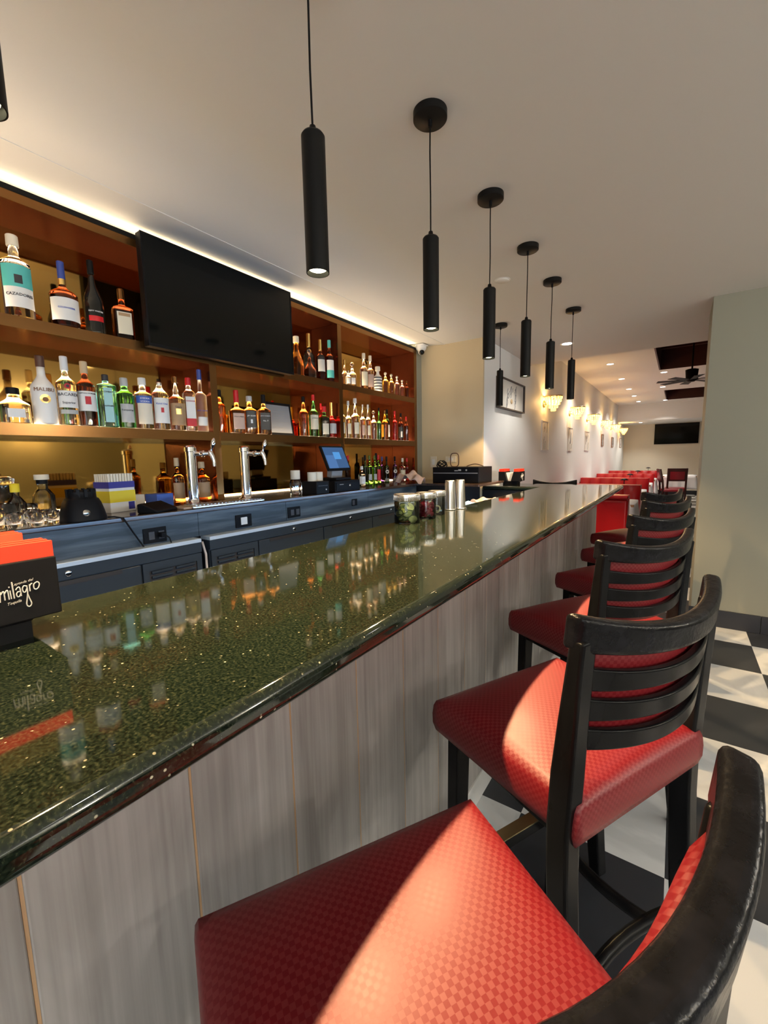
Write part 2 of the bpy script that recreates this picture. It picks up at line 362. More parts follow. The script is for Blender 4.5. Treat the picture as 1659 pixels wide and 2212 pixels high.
# ------------------------------------------------------------------ back bar shelving
u=thing('shelf_unit','copper coloured back bar shelving with mirrored back full of bottles','shelf unit',(0,0,0))
DV=[-.77,.38,1.53,2.68,3.865]
MB().box(UB-.02,UB,-.8,3.885,CT,2.45).build('mirror_panel','mirror',u)
for i,y in enumerate(DV):
    t=.02 if i in(0,4) else .018
    MB().box(UB,UX,y-t,y+t,CT,2.42).build('divider','copper_dark',u,bevel=.002)
    MB().box(UX,UX+.004,y-t-.004,y+t+.004,CT,2.42).build('divider_edge','copper',u)
for nm,z1,th in(('shelf',S2,.048),('shelf',S3,.05)):
    for i in range(4):
        a,c2=DV[i]+.019,DV[i+1]-.019
        s=MB().box(UB,UX-.001,a,c2,z1-th,z1-.004).build(nm,'copper_dark',u)
        MB().box(UX-.001,UX+.006,a,c2,z1-th,z1).build('shelf_edge','copper',s)
        MB().box(UB+.01,UX-.012,a+.01,c2-.01,z1-.004,z1-.0005).build('light_panel','led_warm',s)
MB().box(UB,UX,-.8,3.885,2.42,2.445).build('top_board','copper_dark',u)
MB().box(UX,UX+.006,-.8,3.885,2.414,2.45).build('header','copper',u)
MB().box(UX-.012,UX+.008,-.8,3.885,2.45,2.472).build('top_trim','black',u)
MB().box(UX-.05,UX-.025,-.8,3.885,2.455,2.469).build('cove_strip','led_cove',u)

# back counter with coolers
c_=thing('back_counter','dark stone back bar counter with blue grey wood front below the shelves','counter',(0,0,0))
MB().prism([(UB-.025,-.9),(-1.95,-.9),(-1.95,3.35),(-1.36,3.35),(-1.36,3.97),(UB-.025,3.97)],CT-.022,CT,'z').build('counter_top','counter',c_,bevel=.004)
for a,e in [(-.9,.02),(.022,1.182),(1.184,1.763),(1.765,2.6),(2.602,3.34)]:
    MB().box(-1.985,-1.96,a,e,.985,CT-.023).build('front_panel','fascia',c_)
MB().box(UB,-1.985,-.9,3.97,.0,CT-.023).build('carcass','hollow',c_)
MB().box(-1.985,-1.60,3.38,3.97,.0,CT-.023).build('side_carcass','hollow',c_)
MB().box(UB+.002,UB+.03,.40,3.8,CT,CT+.006).build('light_panel','led_warm',c_)
for (y,z,w_,h_,n) in [(.965,1.025,.105,.07,2),(1.45,1.028,.105,.07,1),(1.825,1.033,.105,.066,2),(2.43,1.037,.06,.05,1)]:
    t=thing('outlet_plate',{.965:'black double socket plate with plugged in cord, left end of counter front',1.45:'black socket plate with white switch on counter front, between the coolers',1.825:'black double socket plate on counter front below the glass vase',2.43:'small black plate on counter front below the cash drawer'}[y],'outlet',(-1.96,y,z))
    MB().box(0,.006,-w_/2,w_/2,-h_/2,h_/2).build('cover_plate','black',t,bevel=.002)
    if y==1.45: MB().box(.006,.009,-.02,.02,-.02,.02).build('switch','white',t)
    else:
        for k in range(n): MB().box(.006,.009,-.03+k*.045,-.004+k*.045,-.018,.018).build('socket','darkgrey',t,bevel=.001)
    if y==.965:
        b=MB().box(.009,.04,.012,.036,-.01,.012); b.build('plug','black',t,bevel=.003)
def cooler(y0,y1,label,parts,locks):
    t=thing('bar_cooler',label,'cooler',(-1.9,0,0),group=None)
    MB().box(-.078,-.012,y0,y1,0,.965).build('cabinet','cooler',t)
    MB().box(-.078,.004,y0,y1,.9655,.984).build('top_trim','cooler_trim',t,bevel=.002)
    MB().box(-.012,.0,y0,y1,.918,.9645).build('upper_rail','cooler',t)
    for kind,a,c2 in parts:
        if kind=='door':
            d=MB().box(-.012,.002,a+.004,c2-.004,.06,.913).build('door','cooler',t,bevel=.003)
            MB().box(.002,.004,a+.08,c2-.08,.895,.912).build('pull','hollow',d)
        else:
            g=MB().box(-.012,-.004,a+.004,c2-.004,.06,.913)
            g.box(-.004,.002,a+.004,a+.03,.06,.913).box(-.004,.002,c2-.03,c2-.004,.06,.913).box(-.004,.002,a+.03,c2-.03,.878,.913)
            for k in range(16):
                for (p,q) in((a+.04,(a+c2)/2-.008),((a+c2)/2+.008,c2-.04)): g.box(-.004,.006,p,q,.865-k*.022,.874-k*.022)
            g.build('grille','cooler',t); MB().box(-.0041,-.0035,a+.03,c2-.03,.07,.878).build('grille_gap_shade','hollow',t)  # near-black sheet paints the shade between the slats
    for y in locks:
        l=MB().lathe([(.0001,0),(.012,0),(.012,0),(.012,.004),(.009,.006),(.0001,.006)],20).build('lock','chrome',t,loc=(.0,y,.94),rot=(0,pi/2,0))
cooler(-.35,1.155,'black back bar cooler below the coffee colored counter, end nearest the napkin caddy',[('door',-.35,.27),('door',.27,.868),('grille',.868,1.155)],[.6])
D.objects['bar_cooler']['label']='shorter black undercounter cooler with grille at its right, behind the napkin caddy'
cooler(1.2,3.3,'longer black undercounter cooler with grille at its left and three doors',[('grille',1.2,1.495),('door',1.495,2.026),('door',2.026,2.57),('door',2.57,3.3)],[1.766,2.309,2.83])
# gap between coolers: hose
b=MB().tube([(-1.905,1.178,0),(-1.905,1.178,.9),(-1.93,1.178,.96)],.006,8); tag(b.build('drain_hose','grey'),'thin grey hose standing in the gap between the two coolers','hose')

# ------------------------------------------------------------------ television on the shelf front
def tv(name,label,y0,y1,z0,z1,x,axis='x'):
    t=thing(name,label,'television',(x,(y0+y1)/2,(z0+z1)/2)); w=(y1-y0)/2; h=(z1-z0)/2
    MB().box(-.045,-.004,-w,w,-h,h).build('housing','black',t,bevel=.004)
    MB().box(-.004,.0,-w+.008,w-.008,-h+.016,h-.008).build('screen','screen',t)
    f=MB().box(-.004,.002,-w,w,-h,-h+.016).box(-.004,.002,-w,w,h-.008,h).box(-.004,.002,-w,-w+.008,-h+.016,h-.008).box(-.004,.002,w-.008,w,-h+.016,h-.008); f.build('bezel','black',t)
    return t
t=tv('television','large black television switched off, hung on the front of the bottle shelves',1.135,2.105,1.935,2.47,-2.195)
MB().box(-.075,-.045,-.2,.2,-.15,.15).build('wall_bracket','blackmatte',t)
t=tv('television','black television switched off, on the far beige wall of the dining room',-.6,.6,-.33,.33,0)
t.location=(-.1,16.954,1.99); t.rotation_euler=(0,0,-pi/2)

# ------------------------------------------------------------------ pendant lamps
def pendant_proto():
    t=thing('pendant_lamp','x','pendant lamp',(0,0,CZ),group='black cylinder pendants over the bar')
    MB().lathe([(.0001,0),(.056,0),(.056,0),(.056,-.022),(.056,-.022),(.053,-.025),(.0001,-.025)],40).build('canopy','blackmatte',t)
    MB().cyl(.0065,-.045,-.025,12).build('cord_grip','black',t)
    MB().tube([(0,0,-.025),(.001,.001,-.12),(-.001,.0005,-.25),(0,0,-.385)],.0025,8).build('cord','black',t)
    MB().lathe([(.003,-.368),(.007,-.368),(.010,-.385),(.024,-.386),(.0275,-.391),(.0275,-.391),(.0275,-.688),(.0275,-.688),(.0255,-.688),(.0255,-.688),(.0255,-.672),(.0255,-.672),(.0001,-.672)],40,cap0=False).build('cylinder','blackmatte',t)
    MB().lathe([(.0001,-.6735),(.0225,-.6735),(.0225,-.6735),(.021,-.679),(.012,-.683),(.0001,-.684)],24).build('bulb','lamp_glow',t)
    return t
pp=pendant_proto()
PY=[.197,.80,1.37,1.92,2.48,3.027,3.70]
PL=['black pendant cut by the left edge of the photo, first over the bar','largest whole black cylinder pendant, second over the bar from the left edge','black cylinder pendant with wide round canopy, third over the bar','black cylinder pendant, fourth in the row over the bar','black cylinder pendant, fifth in the row over the bar','black cylinder pendant, sixth in the row, just left of the last one','black cylinder pendant at the far end of the main row over the bar','small black pendant in front of the framed picture, over the bar return']
for i,y in enumerate(PY+[3.72]):
    o=pp if i==0 else copy_tree(pp); x=-.737 if i<7 else -1.324
    o.location=(x,y,CZ); o['label']=PL[i]; o.rotation_euler=(0,0,i*1.3)
    spot('pendant_spot',(x,y,CZ-.690),84 if i<7 else 26,118,(1,.68,.34),.25,.014)

# ------------------------------------------------------------------ ceiling fittings
def downlight_proto(z):
    t=thing('downlight','x','downlight',(0,0,z))
    MB().lathe([(.050,-.002),(.062,-.002),(.066,0),(.066,.004),(.050,.004)],28,cap0=False,cap1=False).build('trim_ring','white',t)
    MB().cyl(.049,-.0015,.003,28).build('lens','down_glow',t)
    return t
dp=downlight_proto(0)
dl=[(-1.0,4.775,CZ,'recessed downlight in the bar ceiling beside the last pendants'),
 (-1.0,8.0,ZF,'nearest recessed downlight of the left row in the dining ceiling'),(-1.0,9.69,ZF,'second downlight of the left row in the dining ceiling'),(-1.01,11.3,ZF,'third downlight of the left row in the dining ceiling'),(-1.01,12.7,ZF,'fourth downlight of the left row in the dining ceiling'),(-1.01,14.14,ZF,'farthest downlight of the left row in the dining ceiling'),
 (-.30,9.8-.35,ZF,'downlight between the two dark coffers, nearer one'),(-.37,11.47,ZF,'downlight just in front of the second dark coffer'),(-.385,14.3,ZF,'downlight beyond the second dark coffer, near the beam'),(-1.04,15.8,2.335,'downlight under the low beam in front of the far wall')]
off=[(x,y,CZ) for x in(.55,1.9,3.2) for y in(-2.9,-1.3,.4,2.2)]
for i,a in enumerate(dl+[o3+('',) for o3 in off]):
    x,y,z,lb=a; o=dp if i==0 else copy_tree(dp); o.location=(x,y,z)
    o['group']='recessed downlights' 
    o['label']=lb if lb else 'recessed round downlight in the ceiling of the walkway behind the bar stools'
    if not lb: o['group']='walkway downlights'
    spot('downlight_spot',(x,y,z-.01),((85 if i else 60) if lb else 9),120,((1,.93,.82) if lb else (1,.97,.93)),.6,.05)
t=thing('sprinkler_cover','small round white sprinkler cover on the bar ceiling','sprinkler cover',(-1.0,2.83,CZ))
MB().lathe([(.0001,-.008),(.038,-.008),(.042,-.003),(.042,.003)],24).build('plate','ceil',t)
MB().lathe([(.042,-.001),(.050,-.001),(.050,0)],24,cap0=False,cap1=False).build('rim','white',t)
# ceiling fan
t=thing('ceiling_fan','dark ceiling fan hanging from the first coffer','ceiling fan',(.10,8.2,ZF+.34))
MB().cyl(.012,-.54,0,12).build('rod','black',t); MB().cyl(.07,-.06,0,20).build('mount','black',t)
MB().lathe([(.05,-.53),(.085,-.54),(.075,-.66),(.09,-.69),(.04,-.72)],24).build('motor','blackmatte',t)
for k in range(8):
    b=MB(); b.slab(lambda u_,v_:(.07+.38*u_,(-.035-.025*u_)+(.07+.05*u_)*v_,.008*(v_-.5)),4,2,lambda u_,v_:(.07+.38*u_,(-.035-.025*u_)+(.07+.05*u_)*v_,.008*(v_-.5)-.006)).build('blade','black',t,loc=(0,0,-.69),rot=(0,0,k*pi/4+.2))
# security camera
t=thing('security_camera','white dome security camera at the top right corner of the shelving','camera',(-2.215,3.90,2.455))
MB().lathe([(.0001,.03),(.055,.03),(.055,.03),(.055,.012),(.05,-.004),(.036,-.018)],28).build('housing','white',t)
ball=MB().lathe([(.0001,.034),(.017,.03),(.030,.018),(.034,0),(.030,-.018),(.017,-.030),(.0001,-.034)],24).build('eyeball','white',t,loc=(0,0,-.022))
MB().lathe([(.0001,.0),(.022,0),(.026,-.006),(.018,-.012),(.0001,-.014)],20).build('lens','screen',t,loc=(.019,-.022,-.036),rot=(R(-40),R(-42),0))
MB().box(-.04,.05,-.05,.06,.0295,.04).build('bracket','white',t)

# ------------------------------------------------------------------ bar stools
def seat_uv(o):
    me=o.data; uv=me.uv_layers.new(name='UVMap')
    for p in me.polygons:
        n=p.normal
        for li in p.loop_indices:
            c=me.vertices[me.loops[li].vertex_index].co
            if abs(n.z)>.45: uv.data[li].uv=(c.x,c.y)
            elif abs(n.x)>abs(n.y): uv.data[li].uv=(c.y,c.z)
            else: uv.data[li].uv=(c.x,c.z)
def stool_proto():
    t=thing('bar_stool','x','bar stool',(0,0,0),group='red bar stools along the bar')
    # padded seat, wider in front, domed
    def half(v): return .2235-.018*(1-v)
    def top(u,v):
        x=(2*u-1); yy=-.19+.385*v
        e=max(abs(x),abs(2*v-1))**7
        dome=(1-x**2)*(1-(2*v-1)**2)
        return (x*half(v)*(1-.012*e),yy,.757+.024*dome**.55 -.004*e)
    b=MB(); N=22
    b.grid(top,N,N)
    # sides bulge down
    def ring(k):
        u=[];n=N
        for i in range(n): u.append((i/n,0))
        for i in range(n): u.append((1,i/n))
        for i in range(n): u.append((1-i/n,1))
        for i in range(n): u.append((0,1-i/n))
        return u
    uvs=ring(0); rings=[]
    for (s_,dz) in [(1,0),(1.022,-.012),(1.032,-.034),(1.030,-.058),(1.004,-.078),(.93,-.083)]:
        rings.append([(lambda p:(p[0]*s_,(p[1]-.0025)*s_+.0025,p[2]+dz))(top(*q)) for q in uvs])
    n=len(uvs); vs=[p for rg in rings for p in rg]
    b.add(vs,[(i*n+k,i*n+(k+1)%n,(i+1)*n+(k+1)%n,(i+1)*n+k) for i in range(len(rings)-1) for k in range(n)],True)
    b.add(rings[-1],[tuple(range(n))])
    o=b.build('seat','vinyl',t,merge=True); seat_uv(o)
    MB().box(-.195,.195,-.165,.17,.650,.690).build('seat_frame','blackwood',t,bevel=.004)
    def ypost(z): 
        return -.163-.055*max(0,(.66-z)/.66)**1.5-.030*max(0,(z-.70)/.40)**1.3
    for s_ in(-1,1):
        b=MB(); zs=[0,.15,.3,.45,.6,.7,.8,.9,1.0,1.03,1.056]
        secs=[]
        for z in zs:
            y=ypost(z); w=.019; d=.023-(.004 if z<.1 else 0)-(.0085*min(1,max(0,(z-.8)/.22)))
            x=s_*(.203)
            secs.append([(x-w,y-d,z),(x+w,y-d,z),(x+w,y+d,z),(x-w,y+d,z)])
        vs=[p for q in secs for p in q]
        b.add(vs,[(i*4+k,i*4+(k+1)%4,(i+1)*4+(k+1)%4,(i+1)*4+k) for i in range(len(zs)-1) for k in range(4)])
        b.add(secs[0],[(3,2,1,0)]); b.add(secs[-1],[(0,1,2,3)])
        b.build('rear_leg','blackwood',t,bevel=.006,bseg=3)
        b=MB(); 
        q0=[(s_*.190-.016,.160-.016,0),(s_*.190+.016,.160-.016,0),(s_*.190+.016,.160+.016,0),(s_*.190-.016,.160+.016,0)]
        q1=[(s_*.185-.02,.150-.02,.69),(s_*.185+.02,.150-.02,.69),(s_*.185+.02,.150+.02,.69),(s_*.185-.02,.150+.02,.69)]
        b.add(q0+q1,[(3,2,1,0),(4,5,6,7)]+[(k,(k+1)%4,4+(k+1)%4,4+k) for k in range(4)]); b.build('front_leg','blackwood',t,bevel=.004)
        # curved side stretcher
        b=MB().tube([(s_*(.188-.05*math.sin(pi*v)),.155-.345*v,.235+.01*math.sin(pi*v)) for v in [i/10 for i in range(11)]],.016,8,flat=.8); b.build('side_stretcher','blackwood',t)
    bow=lambda x:-.050*(1-(x/.2)**2)
    MB().tube([(x,-.185+bow(x)*-.6,.31) for x in [-.2+.04*i for i in range(11)]],.014,8).build('rear_stretcher','blackwood',t)
    MB().box(-.185,.185,.138,.168,.285,.318).build('footrest','blackwood',t,bevel=.003)
    MB().box(-.165,.165,.137,.1695,.3175,.3215).build('footrest_plate','brass',t)
    def rail(z0,z1,dip,xw,th,name,mt,bev=.006,y_off=0):
        def F(u,v,side):
            x=-xw+2*xw*u; z=z0+(z1-z0)*v
            zz=z-dip*(1-(x/xw)**2)*(.55+.45*v)
            y=ypost(z)+bow(x)*min(1,1)+y_off
            return (x,y+(side)*th/2,zz)
        b=MB().slab(lambda u,v:F(u,v,-1),24,4,lambda u,v:F(u,v,1))
        return b.build(name,mt,t,bevel=bev,bseg=4)
    rail(1.034,1.100,.030,.2226,.033,'top_rail','blackworn',.010,y_off=.0)
    for zc in(.982,.926,.870): rail(zc-.021,zc+.021,.018,.19,.016,'slat','blackwood',.004)
    # upholstered pad on the sitter side of the back
    def pad(u,v,side):
        x=-.182+.364*u; z=.845+.20*v; z-=.022*(1-(x/.19)**2)
        e=(1-(2*u-1)**6)*(1-(2*v-1)**6)
        return (x,ypost(z)+bow(x)+.012+(side*.022*max(e,0)**.4 if side else 0),z)
    o=MB().slab(lambda u,v:pad(u,v,0),20,14,lambda u,v:pad(u,v,1)).build('back_pad','vinyl',t,merge=True); seat_uv(o)
    return t
sp=stool_proto()
ST=[(-.490,.2505,29.9,'red bar stool nearest the camera, its black back rail filling the lower right corner'),
 (-.463,.872,26.4,'second red bar stool from the camera, whole black ladder back in view'),
 (-.507,1.582,31,'third red bar stool from the camera, in front of the baseboard of the beige wall'),
 (-.482,2.241,30,'fourth red bar stool from the camera along the bar'),
 (-.476,2.908,28,'fifth red bar stool from the camera, second farthest of the row'),
 (-.514,3.517,28,'sixth and farthest red bar stool of the row along the bar')]
def place_stool(o,cx,cy,ang):
    # (cx,cy): where the sitter's front left seat corner stands; ang: how far the stool is turned
    a=R(ang); r=Vector((math.sin(a),math.cos(a))); f=Vector((-math.cos(a),math.sin(a)))
    org=Vector((cx,cy))+r*.2235-f*.195
    o.location=(org.x,org.y,0); o.rotation_euler=(0,0,math.atan2(r.y,r.x))
for i,(x,y,a,lb) in enumerate(ST):
    o=sp if i==0 else copy_tree(sp); place_stool(o,x,y,a); o['label']=lb
o=copy_tree(sp); o.location=(-1.08,4.93,0); o.rotation_euler=(0,0,.02); o['label']='bar stool behind the far end of the bar, only its curved black rail showing'; 

# ------------------------------------------------------------------ bottles
CAM=Vector((0,0,1.352))
def bottle(name,Y,x,z0,h,r,gl,cap,label,e=2,sh=.56,nk=.70,nr=.33,cs=.86,cr=None,lab=None,text=None,foot=.03,capname='cap',body_mat=None,neck_bulge=0,taper=1.0,band=None,cat='bottle',group='bottles on the back bar shelves',rz=None,extra=None):
    to=CAM-Vector((x,Y,0)); ang=math.atan2(to.y*.55,to.x) if rz is None else rz
    t=thing(name,label,cat,(x,Y,z0),ang,group)
    cr=cr or nr*1.12
    rb=r/(1.0 if e==2 else 1.0)
    P=[(rb*.86,0),(rb*taper,foot*h*.5),(rb*taper,foot*h)]
    n=6
    for i in range(n+1): # straight body
        v=i/n; P.append((rb*(taper+(1-taper)*v),h*(foot+(sh-foot)*v)))
    for i in range(1,9): # shoulder
        v=i/8; s=(1+math.cos(pi*v))/2; P.append((rb*(nr+(1-nr)*s),h*(sh+(nk-sh)*v)))
    if neck_bulge: 
        P+=[(rb*(nr+neck_bulge),h*(nk+.03)),(rb*nr,h*(nk+.06))]
    P.append((rb*nr*.96,h*cs))
    mb=MB(); 
    Q=[]
    rings=[]
    for r_,z in P:
        ee=e if z<=h*sh+1e-6 else max(2,e-(e-2)*((z-h*sh)/(h*(nk-sh)+1e-6)))
        rings.append((r_,z,ee))
    nn=36; vs=[]
    for r_,z,ee in rings:
        for k in range(nn):
            a=2*pi*k/nn; ca,sa=math.cos(a),math.sin(a); q=(abs(ca)**ee+abs(sa)**ee)**(-1/ee)*(1 if ee==2 else .9+.1*2/ee)
            vs.append((r_*q*ca,r_*q*sa,z))
    fs=[(i*nn+k,i*nn+(k+1)%nn,(i+1)*nn+(k+1)%nn,(i+1)*nn+k) for i in range(len(rings)-1) for k in range(nn)]
    mb.add(vs,fs,True); mb.add(vs[:nn],[tuple(range(nn))[::-1]]); mb.add(vs[-nn:],[tuple(range(nn))])
    body=mb.build('glass_body',body_mat or G[gl],t,merge=True)
    if cap:
        if capname=='ball':
            c0=h-rb*cr; pr=[(rb*nr*.8,h*cs)]+[(max(1e-4,rb*cr*math.cos(q)),h-rb*cr+rb*cr*math.sin(q)) for q in [-1.2+i*.30 for i in range(10)] if q<1.57]+[(1e-4,h)]
            MB().lathe(pr,20).build('stopper',cap if cap!='glass' else G['clear'],t)
        else:
            rc=rb*cr; MB().lathe([(rc*.94,h*cs-.001),(rc,h*cs+.002),(rc,h*cs+.002),(rc*.97,h-.003),(rc*.97,h-.003),(rc*.85,h),(1e-4,h)],24).build('cap',cap,t)
    def surf(a,z,off):
        rr=rb*(taper+(1-taper)*min(1,max(0,(z/h-foot)/(sh-foot))))
        v=z/h
        if v>sh: rr=rb*(nr+(1-nr)*(1+math.cos(pi*min(1,(v-sh)/(nk-sh))))/2)
        ca,sa=math.cos(a),math.sin(a); q=(abs(ca)**e+abs(sa)**e)**(-1/e)*(1 if e==2 else .9+.1*2/e)
        return ((rr*q+off)*ca,(rr*q+off)*sa,z)
    def patch(nm,m,a0,z1,z2,off=.0007,par=t):
        return MB().slab(lambda u_,v_:surf(-a0+2*a0*u_,h*(z1+(z2-z1)*v_),off+.0005),20,4,lambda u_,v_:surf(-a0+2*a0*u_,h*(z1+(z2-z1)*v_),off)).build(nm,m,par)
    def disc(nm,m,zf,rad,off,par,a0=0):
        n=20; return MB().add([surf(a0,h*zf,off)]+[surf(a0+rad*math.cos(2*pi*k/n)/rb,h*zf+rad*math.sin(2*pi*k/n),off) for k in range(n)],[(0,1+k,1+(k+1)%n) for k in range(n)]).build(nm,m,par)
    L0=None
    for i,(m,zf,rad) in enumerate(extra or []): disc('emblem',m,zf,rad,.0018+.0005*i,t)
    if lab:
        for i,(m,a0,z1,z2) in enumerate(lab):
            p=patch('label' if i==0 else 'label_print',m,a0,z1,z2,.0006+.0008*i,t if i==0 else L0)
            if i==0: L0=p
    if band: 
        m,z1,z2=band; MB().lathe([(rb*nr*1.08,h*z1),(rb*nr*1.10,h*z2)],24,cap0=False,cap1=False).build('neck_band',m,t)
    if text:
        for (s_,zf,size,m) in text:
            vs,fs=text_geo(s_,size); out=[]
            for (X,Yy,Z) in vs:
                p=surf(X/(rb*1.0),h*zf+Yy,.0026+Z); out.append(p)
            MB().add(out,fs).build('lettering',m,L0 or t)
    return t
BB=bottle
M['sinkblue']=mat('sky_blue_cloth',(.22,.5,.8),.8); M['cert_paper']=mat('certificate_paper',(.24,.25,.27),.4); M['darkbrown']=mat('dark_brown_cap',(.09,.04,.025),.5); M['frame_dark']=mat('dark_frame',(.06,.045,.04),.5); M['ink']=mat('dark_ink',(.03,.03,.035),.5); M['inkbrown']=mat('brown_ink',(.22,.09,.03),.5); M['inkred']=mat('red_ink',(.5,.02,.03),.5); M['inkblue']=mat('blue_ink',(.05,.10,.5),.5); M['inkwhite']=mat('white_ink',(.8,.8,.8),.5)
M['lab_aqua']=mat('aqua_label',(.36,.62,.62),.5); M['lab_white']=mat('white_label',(.82,.80,.75),.5); M['lab_cream']=mat('cream_label',(.72,.66,.50),.5); M['lab_grey']=mat('grey_label',(.48,.48,.46),.5); M['lab_black']=mat('black_label',(.02,.02,.02),.4); M['lab_tan']=mat('tan_label',(.40,.25,.13),.5); M['lab_pink']=mat('dusty_label',(.55,.38,.30),.5)
X=-2.325
# upper shelf, left bay
BB('tequila_bottle',.672,X,S2,.337,.0507,'clear','cream','clear bottle with teal deer label, far left on the upper shelf',sh=.66,nk=.76,nr=.34,cs=.87,cr=.42,lab=[('lab_white',1.15,.12,.62),('teal',1.15,.36,.62),('ink',.25,.40,.50)],text=[('CAZADORES',.27,.016,'ink')])
BB('cognac_bottle',.836,X,S2,.292,.0535,'dark','bluecap','squat dark cognac bottle with long navy neck, gold ring and white label',sh=.50,nk=.64,nr=.25,cs=.72,cr=.27,lab=[('lab_white',1.25,.10,.43)],band=('gold',.655,.74),text=[('COURVOISIER',.28,.010,'inkblue')])
BB('cognac_bottle',.957,X,S2,.339,.0408,'olive','blackmatte','tall tapering black bottle with red print between cognac and small brown bottle',body_mat='black_glass',sh=.42,nk=.76,nr=.30,cs=.82,cr=.34,lab=[('redcap',.75,.17,.24)],text=[('REMY MARTIN',.30,.009,'inkwhite')])
BB('liqueur_bottle',1.083,X,S2,.249,.0474,'dark','copper','small square brown bottle with cream label, beside the television on the upper shelf',e=5,sh=.60,nk=.70,nr=.30,cs=.80,cr=.33,lab=[('lab_cream',.62,.10,.52),('lab_tan',.5,.44,.50)])
# middle shelf, left bay
BB('vodka_decanter',.612,X,S3,.150,.055,'clear','black','low wide clear decanter with dark stopper, left end of the middle shelf',e=3,sh=.50,nk=.74,nr=.38,cs=.82,cr=.42,lab=[('lab_white',.5,.16,.40)])
BB('rum_bottle',.717,X+.005,S3,.299,.0445,'frost','darkbrown','opaque white bottle with dark brown cap and palm sun label',body_mat='milk',sh=.52,nk=.74,nr=.34,cs=.84,cr=.38,extra=[('gold',.37,.019),('inkbrown',.36,.010)],text=[('MALIBU',.50,.022,'inkbrown')])
BB('rum_bottle',.806,X+.005,S3,.312,.0390,'clear','white','clear rum bottle with white cap and red round emblem, beside the white bottle',sh=.60,nk=.74,nr=.30,cs=.80,cr=.40,lab=[('lab_white',1.1,.26,.50),('lab_grey',.9,.17,.23)],text=[('BACARDI',.445,.019,'ink'),('Superior',.33,.014,'ink')],extra=[('inkred',.565,.0125),('ink',.565,.006)])
BB('rum_bottle',.886,X,S3,.304,.0375,'dark','tan','dark red brown rum bottle with tan cap and white label',sh=.62,nk=.76,nr=.32,cs=.82,cr=.42,lab=[('lab_white',1.2,.24,.54),('inkred',.3,.34,.46)],text=[('CAPTAIN MORGAN',.505,.008,'ink')])
BB('gin_bottle',.971,X+.005,S3,.256,.0430,'aqua','ink','pale blue square gin bottle with pale blue label',e=6,sh=.78,nk=.85,nr=.30,cs=.88,cr=.34,lab=[('lab_aqua',.42,.10,.74)],text=[('BOMBAY',.66,.011,'ink'),('SAPPHIRE',.40,.011,'ink')])
BB('gin_bottle',1.058,X,S3,.253,.0410,'green','lab_grey','bright green gin bottle with silver cap and grey label',sh=.66,nk=.78,nr=.36,cs=.84,cr=.44,lab=[('lab_grey',.75,.12,.48)],text=[('Tanqueray',.36,.012,'ink')])
BB('vodka_bottle',1.147,X,S3,.266,.0433,'clear','lab_white','clear vodka bottle with blue band and cream label, right of the green gin',sh=.66,nk=.76,nr=.34,cs=.86,cr=.44,lab=[('cream',.85,.10,.56),('blue',.95,.50,.64)],text=[('SVEDKA',.59,.012,'inkwhite'),('VODKA',.53,.012,'inkwhite')])
BB('vodka_bottle',1.236,X,S3,.256,.0433,'clear','steel','clear vodka bottle with domed shoulder and pale label with red crest',sh=.70,nk=.92,nr=.30,cs=.93,cr=.36,lab=[('lab_white',.95,.14,.66),('inkred',.16,.36,.46)],text=[('Ketel One',.54,.013,'inkblue')])
BB('vodka_bottle',1.327,X,S3,.299,.0444,'clear','copper','clear vodka bottle with copper cap and tan label',sh=.56,nk=.68,nr=.30,cs=.88,cr=.36,lab=[('lab_tan',.95,.10,.50),('gold',.3,.30,.40)],text=[("Tito's",.43,.015,'ink')])
BB('gin_bottle',1.404,X,S3,.303,.0340,'clear','redcap','square clear gin bottle with red cap and white label with red base',e=5,sh=.70,nk=.80,nr=.36,cs=.86,cr=.44,lab=[('lab_white',.68,.10,.64),('inkred',.68,.10,.24)],text=[('BEEFEATER',.56,.0085,'inkred')])
BB('vodka_bottle',1.476,X,S3,.359,.0340,'frost','bluecap','tall frosted vodka bottle with blue cap, last before the copper divider',sh=.58,nk=.66,nr=.32,cs=.84,cr=.38,text=[('GREY GOOSE',.34,.010,'inkblue')],lab=[('lab_white',.8,.10,.24)])
# middle shelf, middle bay
BB('bourbon_bottle',1.650,-2.40,S3,.273,.0363,'amber','black','amber bottle half hidden behind the first copper divider',sh=.62,nk=.74,nr=.34,cs=.84,cr=.4)
BB('bourbon_bottle',1.718,X+.005,S3,.271,.0486,'whisky','redcap','bourbon bottle sealed with dripping red wax, square dusty pink label',e=4,sh=.52,nk=.62,nr=.28,cs=.72,cr=.34,lab=[('lab_pink',.66,.10,.46)],text=[("Maker's Mark",.38,.010,'ink')])
BB('bourbon_bottle',1.816,X+.005,S3,.245,.0449,'whisky','lab_grey','bourbon bottle with black label and white emblem, middle of three brown bottles',e=4,sh=.60,nk=.72,nr=.34,cs=.86,cr=.42,lab=[('lab_black',.68,.16,.60),('inkwhite',.14,.28,.38)],text=[('JIM BEAM',.47,.012,'inkwhite')])
BB('whiskey_bottle',1.931,X+.005,S3,.266,.0437,'whisky','black','square whiskey bottle with black label and black cap, touching the framed certificate',e=6,sh=.58,nk=.70,nr=.30,cs=.78,cr=.36,lab=[('lab_black',.7,.12,.54)],text=[("JACK DANIEL'S",.46,.0085,'inkwhite'),('No. 7',.34,.014,'inkwhite')])
BB('slim_bottle',2.27,-2.47,S3,.23,.0157,'orange','copper','slim orange bottle behind the right edge of the framed certificate',sh=.6,nk=.8,nr=.45,cs=.88)
BB('whisky_bottle',2.31,X,S3,.295,.0375,'amber','black','tall amber whisky bottle with black cap right of the framed certificate',sh=.56,nk=.72,nr=.32,cs=.86,cr=.36)
